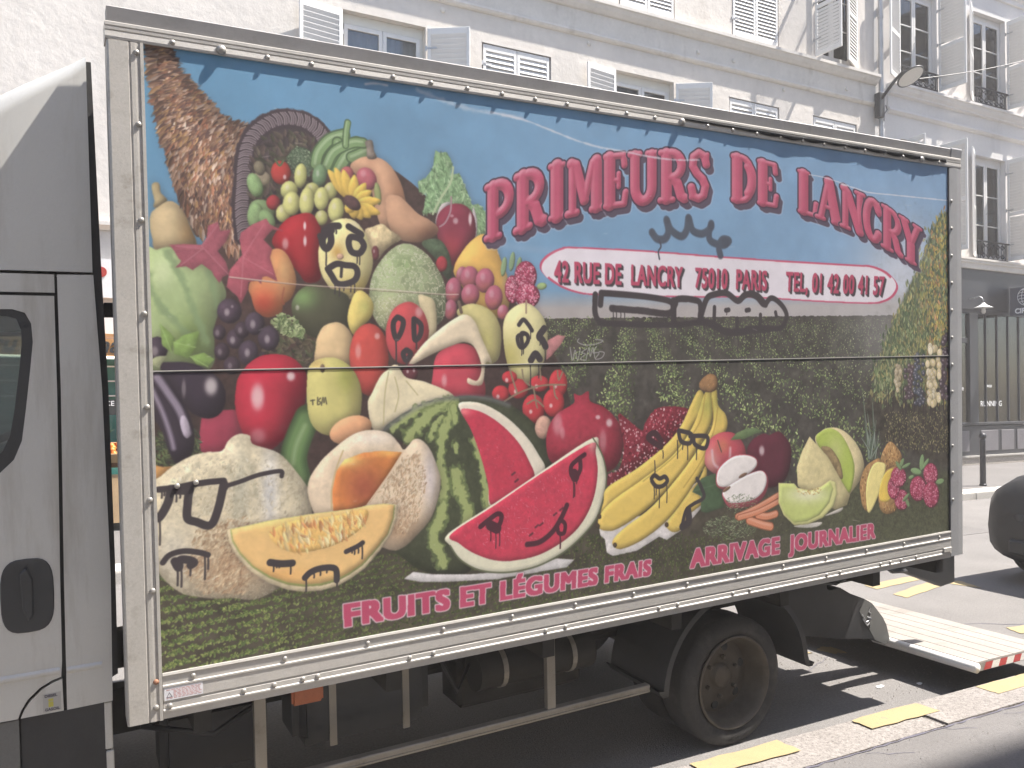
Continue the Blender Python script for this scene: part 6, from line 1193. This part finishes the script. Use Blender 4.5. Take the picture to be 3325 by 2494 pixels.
# loose rubber seal sagging along the top rail
sv = []; N_ = 150
for i in range(N_+1):
    x = 2.28+(4.20-2.28)*i/N_; ph = ((x-.09)/.1556) % 1; g_ = min(1, (x-2.28)*1.5)
    zb = 3.064-g_*(.004+.010*math.sin(math.pi*ph)**.7-.006*math.exp(-((ph-.0)/.08)**2)+.004*math.sin(x*7))
    yb = -.0125-.004*g_*abs(math.sin(x*9)); sv += [(x, -.0098, 3.074), (x, yb, zb), (x, yb+.002, zb+.001), (x, -.0095, 3.0745)]
sf_ = []
for i in range(N_):
    for k in range(3): sf_.append((4*i+k, 4*i+4+k, 4*i+5+k, 4*i+1+k))
MB().add(sv, sf_).build('loose_seal', 'seal', bx, smooth=True)
# warning sticker
sk = MB().box(.005, .128, -.0070, -.0061, .8487, .8915).build('warning_sticker', 'sticker', bx)
tx = MB(); r = random.Random(2)
for k in range(7):
    z = .8835-.0047*k; x = .034 if 0 < k < 6 else .012
    while x < .12:
        w_ = r.uniform(.004, .012); tx.box(x, min(x+w_, .124), -.0074, -.00705, z-.0007, z+.0007); x += w_+.004
tx.build('sticker_print', 'sticker_red', sk)
MB().add([(.011, -.0074, .858), (.031, -.0074, .858), (.021, -.0074, .876), (.014, -.0074, .8600), (.028, -.0074, .8600), (.021, -.0074, .8725)], [(0, 1, 4, 3), (1, 2, 5, 4), (2, 0, 3, 5)]).build('warning_triangle', 'sticker_ink', sk)

# --- cab
cab = MB(); cab.box(-1.62, -.311, .16, 1.94, .55, 1.50).box(-1.25, -.165, .15, 1.95, 2.175, 2.278).box(-.31, -.165, .15, 1.95, .5, 2.175)
cb = cab.build('cab', 'black_plastic', truck)
win = [(-.40, 2.166), (-.366, 2.155), (-.349, 2.12), (-.346, 2.06), (-.356, 1.97), (-.372, 1.84), (-.386, 1.74), (-.41, 1.68), (-.45, 1.64), (-.56, 1.60), (-1.36, 1.57), (-1.40, 1.60), (-1.06, 2.14), (-1.02, 2.166)]
glz = [(-.42, 2.146), (-.39, 2.135), (-.378, 2.10), (-.378, 2.05), (-.388, 1.96), (-.404, 1.84), (-.418, 1.76), (-.44, 1.71), (-.47, 1.68), (-.56, 1.64), (-1.32, 1.61), (-1.36, 1.63), (-1.05, 2.12), (-1.01, 2.146)]
door = [(-.281, 2.211), (-1.06, 2.211), (-1.46, 1.62), (-1.55, 1.3), (-1.55, .842), (-.424, .836), (-.414, .862), (-.395, .893), (-.36, .925), (-.325, .943), (-.297, .950), (-.293, 1.0), (-.2905, 1.28), (-.2855, 1.6), (-.2815, 1.9)]
for side, (ya, yb, yg) in enumerate(((.120, .136, .145), (1.984, 1.968, 1.955))):
    d = plate(door, [win], ya, yb).build('door', 'silver_paint', cb, bevel=.0)
    plate(win, [glz], ya+(.003 if side == 0 else -.003), yg).build('window_seal', 'dark_plastic', d)
    MB().prism(glz, 'y', yg-.004, yg).build('door_glass', 'cab_glass', d)
    plate([(-.271, 2.2815), (-.164, 2.2835), (-.148, 1.893), (-.140, 1.264), (-.146, .838), (-.283, .836), (-.2795, 1.28), (-.2705, 1.9)], [], ya, yb).build('rear_pillar', 'silver_paint', cb)
    plate([(-.279, 2.222), (-.279, 2.2815), (-1.05, 2.2815), (-1.09, 2.222)], [], ya, yb).build('roof_strip', 'silver_paint', cb)
    plate([(-.416, .836), (-.406, .86), (-.388, .887), (-.355, .917), (-.322, .935), (-.2945, .942), (-.2925, .836)], [], ya, yb).build('fuel_flap', 'silver_paint', cb)
    if side == 0:
        h_ = [( -.385+.076*math.copysign(abs(math.cos(a))**.6, math.cos(a)), 1.235+.121*math.copysign(abs(math.sin(a))**.6, math.sin(a))) for a in [2*math.pi*i/28 for i in range(28)]]
        MB().prism(h_, 'y', ya-.004, ya+.002).build('handle_recess', 'dark_plastic', d, bevel=.003)
        MB().prism([(-.408, 1.31), (-.385, 1.33), (-.368, 1.29), (-.368, 1.17), (-.384, 1.15), (-.400, 1.19)], 'y', ya-.014, ya-.004).build('handle_grip', 'dark_plastic', d, bevel=.006)
        MB().prism([(ya+.001, .958), (ya-.008, .968), (ya-.008, .976), (ya+.001, .984)], 'x', -1.5, -.30).build('side_crease', 'silver_paint', d)
        MB().prism([(ya+.001, .956), (ya-.006, .965), (ya-.006, .972), (ya+.001, .980)], 'x', -.279, -.175).build('side_crease', 'silver_paint', cb)
        fs_ = MB().box(-.352, -.2995, ya-.0012, ya-.0001, .842, .902).build('fuel_sticker', 'sticker_grey', cb)
        place('sticker_text', text_mesh('DIESEL', .0125, 'sticker_ink', .0003, .0004), fs_, (-.347, ya-.0016, .890), FACE_CAM); place('sticker_text', text_mesh('GASOIL', .0125, 'sticker_ink', .0003, .0004), fs_, (-.347, ya-.0016, .845), FACE_CAM)
        MB().box(-.336, -.322, ya-.0018, ya-.0013, .857, .874).box(-.336, -.322, ya-.0018, ya-.0013, .876, .884).build('pump_symbol', 'sticker_yellow', fs_)
    y0_, y1_ = (ya+.012, ya+.03) if side == 0 else (ya-.03, ya-.012)
    MB().box(-.415, -.155, y0_, y1_, .36, .832).build('skirt', 'black_plastic', cb); MB().box(-1.55, -.422, y0_-.004, y1_, .40, .830).build('sill_panel', 'skirt_grey', cb)
    MB().box(-.172, -.148, ya+.006, ya+.03, .672, .834).build('rear_flange', 'silver_paint', cb, bevel=.003); MB().box(-.170, -.146, ya+.006, ya+.03, .38, .666).build('rear_flange', 'silver_paint', cb, bevel=.003)
# front of the cab: nose, windscreen, bonnet (ahead of the frame)
MB().prism([(-1.55, .45), (-1.55, 1.55), (-2.05, 1.42), (-2.42, 1.12), (-2.48, .8), (-2.46, .42)], 'y', .16, 1.94).build('bonnet', 'silver_paint', cb, bevel=.08, bseg=3)
MB().prism([(-1.47, 1.58), (-1.08, 2.20), (-1.05, 2.20), (-1.44, 1.58)], 'y', .2, 1.9).build('windscreen', 'cab_glass', cb)
for y in (.55, 1.3): MB().box(-1.05, -.93, y, y+.42, 1.1, 1.68).build('seat_back', 'black_plastic', cb, bevel=.04, bseg=2)
MB().prism([(-.165, .9), (-.126, .92), (-.124, 1.3), (-.128, 1.9), (-.138, 2.3), (-.150, 3.0), (-.165, 3.0)], 'y', .145, 1.95).build('rear_seal', 'black_plastic', cb)
MB().box(-.126, .02, .30, .36, 2.155, 2.205).build('brace', 'black_plastic', cb)
# roof fairing
secs = [(-.166, 3.022, .12, .05), (-.20, 2.998, .12, .06), (-.27, 2.958, .122, .07), (-.35, 2.912, .125, .08), (-.45, 2.852, .13, .10), (-.60, 2.752, .145, .13), (-.85, 2.60, .19, .16), (-1.10, 2.46, .27, .14), (-1.28, 2.36, .38, .06)]
fv = []; ff = []; K_ = 22
for (x, zt, y0, rr) in secs:
    y1 = 2.104-y0; ring = [(x, y0, 2.292)]
    for k in range(10):
        a = math.pi-math.pi/2*k/9; ring.append((x, y0+rr+rr*math.cos(a), max(zt-rr+rr*math.sin(a), 2.293)))
    for k in range(10):
        a = math.pi/2-math.pi/2*k/9; ring.append((x, y1-rr+rr*math.cos(a), max(zt-rr+rr*math.sin(a), 2.293)))
    ring.append((x, y1, 2.292)); fv += ring
for i in range(len(secs)-1):
    for k in range(K_-1): ff.append((i*K_+k, i*K_+k+1, (i+1)*K_+k+1, (i+1)*K_+k))
ff.append(tuple(range(K_)))
smooth_by_angle(MB().add(fv, ff).build('roof_fairing', 'fairing_paint', truck), 40)
# --- running gear
ch = MB(); ch.box(-1.6, 4.25, .62, .70, .52, .70).box(-1.6, 4.25, 1.42, 1.50, .52, .70)
for x in (.2, .9, 1.6, 2.3, 3.3, 4.0): ch.box(x, x+.08, .70, 1.42, .55, .66)
for x in (.1, .8, 1.5, 2.2, 2.9, 3.6, 4.15): ch.box(x, x+.06, .03, 2.12, .70, .798)
cs = ch.build('chassis', 'chassis', truck)
MB().box(.52, 1.12, .34, .62, .40, .70).build('fuel_tank', 'dark_plastic', cs, bevel=.05, bseg=3); MB().box(.02, .42, .36, .60, .40, .66).build('battery_box', 'black_plastic', cs, bevel=.03, bseg=2); MB().box(1.28, 1.95, .42, .62, .38, .62).build('tool_box', 'chassis', cs, bevel=.02)
MB().tube([(1.2, .9, .42), (2.2, .9, .42), (2.9, .8, .45)], .04, 8).build('exhaust', 'chassis', cs)
smooth_by_angle(MB().tube([(1.30, .30, .60), (1.9, .30, .60)], .09, 16).build('air_tank', 'chassis', cs), 60)
for x in (1.42, 1.78): MB().lathe([(.091, -.012), (.094, -.012), (.094, .012), (.091, .012)], (x, .30, .60), 'x', 20).build('tank_strap', 'guard_rail', cs)
for x in (.66, .98): MB().box(x, x+.03, .335, .345, .40, .71).build('tank_strap', 'guard_rail', cs)
for k, P in enumerate([[(.1, .33, .72), (.5, .31, .68), (.9, .33, .73), (1.3, .31, .70), (1.9, .33, .73), (2.2, .35, .66)], [(-.05, .30, .66), (.2, .28, .58), (.45, .30, .70)], [(1.15, .36, .70), (1.22, .30, .52), (1.30, .34, .62)], [(3.2, .3, .74), (3.6, .28, .66), (3.85, .3, .70)]]): MB().tube(P, .011, 6).build('hose', 'black_plastic', cs, smooth=True)
gr = MB().prism([(.142, .380), (.138, .386), (.138, .390), (.142, .392), (.142, .402), (.138, .404), (.138, .412), (.142, .416), (.175, .416), (.175, .380)], 'x', -.08, 2.153).build('side_guard', 'guard_rail', cs)
for x in (.325, 1.590): MB().box(x, x+.042, .146, .174, .4165, .797).build('guard_post', 'guard_rail', gr)
MB().box(.455, .575, .10, .13, .690, .756).build('side_lamp', 'lamp_orange', cs, bevel=.009, bseg=2)
# wheels
def wheel(x, y, z, r, front=False, far=False):
    s = -1 if far else 1; a = (r-.075, r-.045, r-.012, r, r-.012, r-.05, r-.09)
    t = MB().lathe([(r-.100, .012), (r-.085, .0), (r-.055, -.008), (r-.022, .002), (r-.004, .018), (r, .04), (r, .17), (r-.008, .19), (r-.05, .20), (r-.1, .19)], (0, 0, 0), 'y', 96)
    w_ = t.build('wheel', 'tyre', truck, smooth=True, loc=(x, y, z)); w_.scale.y = s
    k = r-.096
    rm = MB().lathe([(k, .004), (k+.004, -.006), (k-.004, -.010), (k-.012, -.004), (k-.018, .02), (k-.030, .05), (k-.036, .10), (k-.046, .118), (k-.075, .112), (k-.11, .104), (.075, .112), (.062, .105), (.056, .085), (.05, .082), (0, .082)], (0, 0, 0), 'y', 72).build('rim', 'rim_steel', w_); smooth_by_angle(rm, 50)
    for q in range(6):
        an = q*math.pi/3+1.33; MB().lathe([(0, -.003), (.020, -.002), (.024, .004)], (.148*math.cos(an), .108, .148*math.sin(an)), 'y', 12).build('vent_hole', 'black_plastic', w_)
    for q in range(6):
        an = q*math.pi/3+.4; MB().lathe([(.011, .1), (.011, .082), (.006, .078), (0, .078)], (.102*math.cos(an), 0, .102*math.sin(an)), 'y', 6).build('wheel_nut', 'rim_steel', w_)
    return w_
wheel(2.685, .135, .322, .328); wheel(2.685, .38, .322, .328); wheel(2.685, 2.0, .322, .328, far=True); wheel(2.685, 1.76, .322, .328, far=True)
wheel(-2.0, .15, .43, .328); wheel(-2.0, 1.96, .43, .328, far=True)
MB().tube([(2.685, .5, .32), (2.685, 1.7, .32)], .07, 10).build('axle', 'chassis', cs)
def mudguard(y0, y1):
    P = []; c = (2.69, .345)
    for i in range(27):
        a = math.radians(176-172*i/26); rx = .455; P.append((c[0]+rx*math.cos(a), c[1]+.435*math.sin(a)))
    P = [(2.205, .385), (2.232, .352)]+P+[(3.158, .335), (3.176, .318), (3.192, .335)]
    v = []; f = []
    for (x, z) in P: 
        dx, dz = x-c[0], z-c[1]; L_ = math.hypot(dx, dz); v += [(x, y0, z), (x, y1, z), (x+dx/L_*.012, y1, z+dz/L_*.012), (x+dx/L_*.030, y0, z+dz/L_*.030)]
    for i in range(len(P)-1):
        for k in range(4): f.append((4*i+k, 4*i+(k+1) % 4, 4*i+4+(k+1) % 4, 4*i+4+k))
    return smooth_by_angle(MB().add(v, f).build('mudguard', 'dark_plastic', cs), 40)
mudguard(.10, .56); mudguard(1.56, 2.0)
# rear end: lamp box, bumper, tail lift
MB().prism([(4.15, .70), (4.56, .76), (4.72, .72), (4.735, .70), (4.735, .50), (4.60, .49), (4.16, .66)], 'y', .30, .36).build('rear_bumper', 'black_plastic', cs, bevel=.008)
MB().tube([(4.02, .3, .80), (4.05, .3, .70), (4.12, .3, .655), (4.25, .3, .64)], .014, 6).build('hose', 'black_plastic', cs)
MB().box(3.80, 3.93, .3, .36, .63, .74).build('plug_socket', 'black_plastic', cs, bevel=.02, bseg=2)
MB().prism([(3.40, .79), (3.79, .79), (3.80, .545), (3.84, .53), (3.92, .535), (4.01, .485), (4.14, .432), (4.212, .392), (4.312, .287), (4.347, .232), (4.367, .17), (4.382, .12), (4.33, .108), (4.2, .17), (3.9, .22), (3.40, .34)], 'y', .5135, .62).build('lift_frame', 'black_plastic', cs); MB().box(3.3, 4.2, 1.42, 1.5, .30, .78).build('lift_frame', 'black_plastic', cs)
pt = MB(); c = [(4.70, 3.03, .20), (5.42, 3.03, .20), (5.42, 5.02, .20), (4.70, 5.02, .20)]
lo = [(p[0], p[1], .150) for p in c]; pt.add([wl(*p) for p in c+lo], [(0, 1, 2, 3), (7, 6, 5, 4), (0, 4, 5, 1), (1, 5, 6, 2), (2, 6, 7, 3), (3, 7, 4, 0)])
pf = pt.build('tail_lift_platform', 'platform', truck)
for i in range(6):
    x0 = 4.715+.1175*i; c_ = [(x0, 3.032, .2005), (x0+.112, 3.032, .2005), (x0+.112, 5.018, .2005), (x0, 5.018, .2005)]; u_ = [(p[0], p[1], .206) for p in c_]
    MB().add([wl(*p) for p in c_+u_], [(3, 2, 1, 0), (4, 5, 6, 7), (0, 1, 5, 4), (1, 2, 6, 5), (2, 3, 7, 6), (3, 0, 4, 7)]).build('deck_plank', 'platform', pf, bevel=.001)
MB().add([wl(*p) for p in [(5.422, 3.03, .199), (5.60, 3.05, .135), (5.60, 5.0, .135), (5.422, 5.02, .199), (5.422, 3.03, .151), (5.60, 3.05, .128), (5.60, 5.0, .128), (5.422, 5.02, .151)]], [(0, 1, 2, 3), (7, 6, 5, 4), (0, 4, 5, 1), (1, 5, 6, 2), (2, 6, 7, 3), (3, 7, 4, 0)]).build('ramp_edge', 'zinc', pf)
MB().tube([wl(4.69, 3.015, .178), wl(4.69, 3.3, .178), wl(4.69, 5.02, .178)], .030, 12).build('edge_tube', 'white_paint', pf, smooth=True)
MB().tube([wl(4.69, 3.72, .19), wl(4.69, 3.86, .19)], .045, 10).build('hinge_knuckle', 'chassis', pf)
for i in range(9):
    x = 4.77+.072*i; sh = .022
    MB().add([wl(*p) for p in [(x, 3.027, .154), (x+.072, 3.027, .154), (x+.072+sh, 3.027, .196), (x+sh, 3.027, .196)]], [(0, 1, 2, 3)]).build('warning_stripe', 'stripe_red' if i % 2 == 0 else 'stripe_white', pf)
# scrawl on the lift side plate
MB().prism([(4.14, .43), (4.09, .36), (4.235, .155), (4.33, .11), (4.38, .12), (4.365, .17), (4.345, .23), (4.31, .285), (4.21, .39)], 'y', .5118, .5134).build('lift_side_plate', 'skirt_grey', cs)
s2 = MB()
for q in [[(4.19, .375), (4.175, .345), (4.195, .33), (4.175, .30)], [(4.115, .335), (4.15, .285), (4.20, .30), (4.16, .315)], [(4.12, .31), (4.16, .26), (4.18, .275), (4.19, .25)]]: s2.tube([(p[0], .511, p[1]) for p in q], .005, 4)
s2.build('plate_scrawl', 'zinc', cs)

# ------------------------------------------------------------------ black car parked behind the truck
car = empty('parked_car', (7.78, 4.07, 0)); tag(car, 'black car parked behind the truck, only its nose in view', 'car')
prof = [(0.0, .26, .60, .72), (.03, .20, .86, .83), (.12, .17, .99, .87), (.35, .17, 1.06, .88), (.8, .2, 1.02, .885), (1.1, .2, 1.06, .885), (3.6, .2, 1.02, .88), (4.1, .24, .9, .84), (4.2, .3, .6, .75)]
cv = []; cf = []; NK = 24
for (x, zb, zt, hw) in prof:
    for k in range(NK):
        a = 2*math.pi*k/NK; ca, sa = math.cos(a), math.sin(a); e = .55
        cv.append((x, hw*math.copysign(abs(ca)**e, ca), (zb+zt)/2+(zt-zb)/2*math.copysign(abs(sa)**e, sa)))
for i in range(len(prof)-1):
    for k in range(NK): cf.append((i*NK+k, i*NK+(k+1) % NK, (i+1)*NK+(k+1) % NK, (i+1)*NK+k))
cf.append(tuple(range(NK))[::-1]); cf.append(tuple((len(prof)-1)*NK+k for k in range(NK)))
MB().add(cv, cf).build('body', 'car_paint', car, smooth=True)
MB().prism([(1.0, 1.02), (1.75, 1.46), (3.1, 1.48), (3.7, 1.0)], 'y', -.70, .70).build('cabin', 'car_glass', car, bevel=.1, bseg=3)
MB().prism([(1.72, 1.465), (1.9, 1.50), (3.0, 1.50), (3.15, 1.47)], 'y', -.66, .66).build('roof', 'car_paint', car, bevel=.02)
MB().prism([(-.035, .30), (-.035, .42), (.02, .44), (.02, .28)], 'y', -.60, .60).build('bumper', 'dark_plastic', car, bevel=.012)
for x in (.75, 3.35):
    for y in (-.88, .70):
        w_ = smooth_by_angle(MB().lathe([(.20, 0), (.29, -.0), (.31, .03), (.31, .15), (.29, .18), (.2, .18)], (x, y, .31), 'y', 32).build('wheel', 'tyre', car)); MB().lathe([(0, .05), (.18, .04), (.205, .01), (.205, .17), (0, .16)], (x, y, .31), 'y', 24).build('rim', 'rim_steel', w_)
for y in (-.56, .52): MB().lathe([(0, -.02), (.07, -.012), (.09, .02)], (.02, y, .60), 'x', 16).build('headlight', 'car_glass', car)

# ------------------------------------------------------------------ paint the print
PRINT_TEX.image = build_print(); PRINT_TEX.extension = 'EXTEND'

# ------------------------------------------------------------------ haze volume added to lift the blacks like a lens veil
hz = MB().box(-38, 64, -10.5, 21, -1.2, 20.2).build('haze', 'ink'); hz.data.materials.clear()
hm = bpy.data.materials.new('haze'); hm.use_nodes = True; n = hm.node_tree.nodes; n.clear(); o_ = n.new('ShaderNodeOutputMaterial'); pv = n.new('ShaderNodeVolumePrincipled')
pv.inputs['Color'].default_value = (.97, .92, .90, 1); pv.inputs['Density'].default_value = .0036; pv.inputs['Anisotropy'].default_value = 0.
hm.node_tree.links.new(pv.outputs[0], o_.inputs['Volume']); hz.data.materials.append(hm); hz['kind'] = 'stuff'
tag(hz, 'faint haze added across the street to imitate lens veil', 'haze')
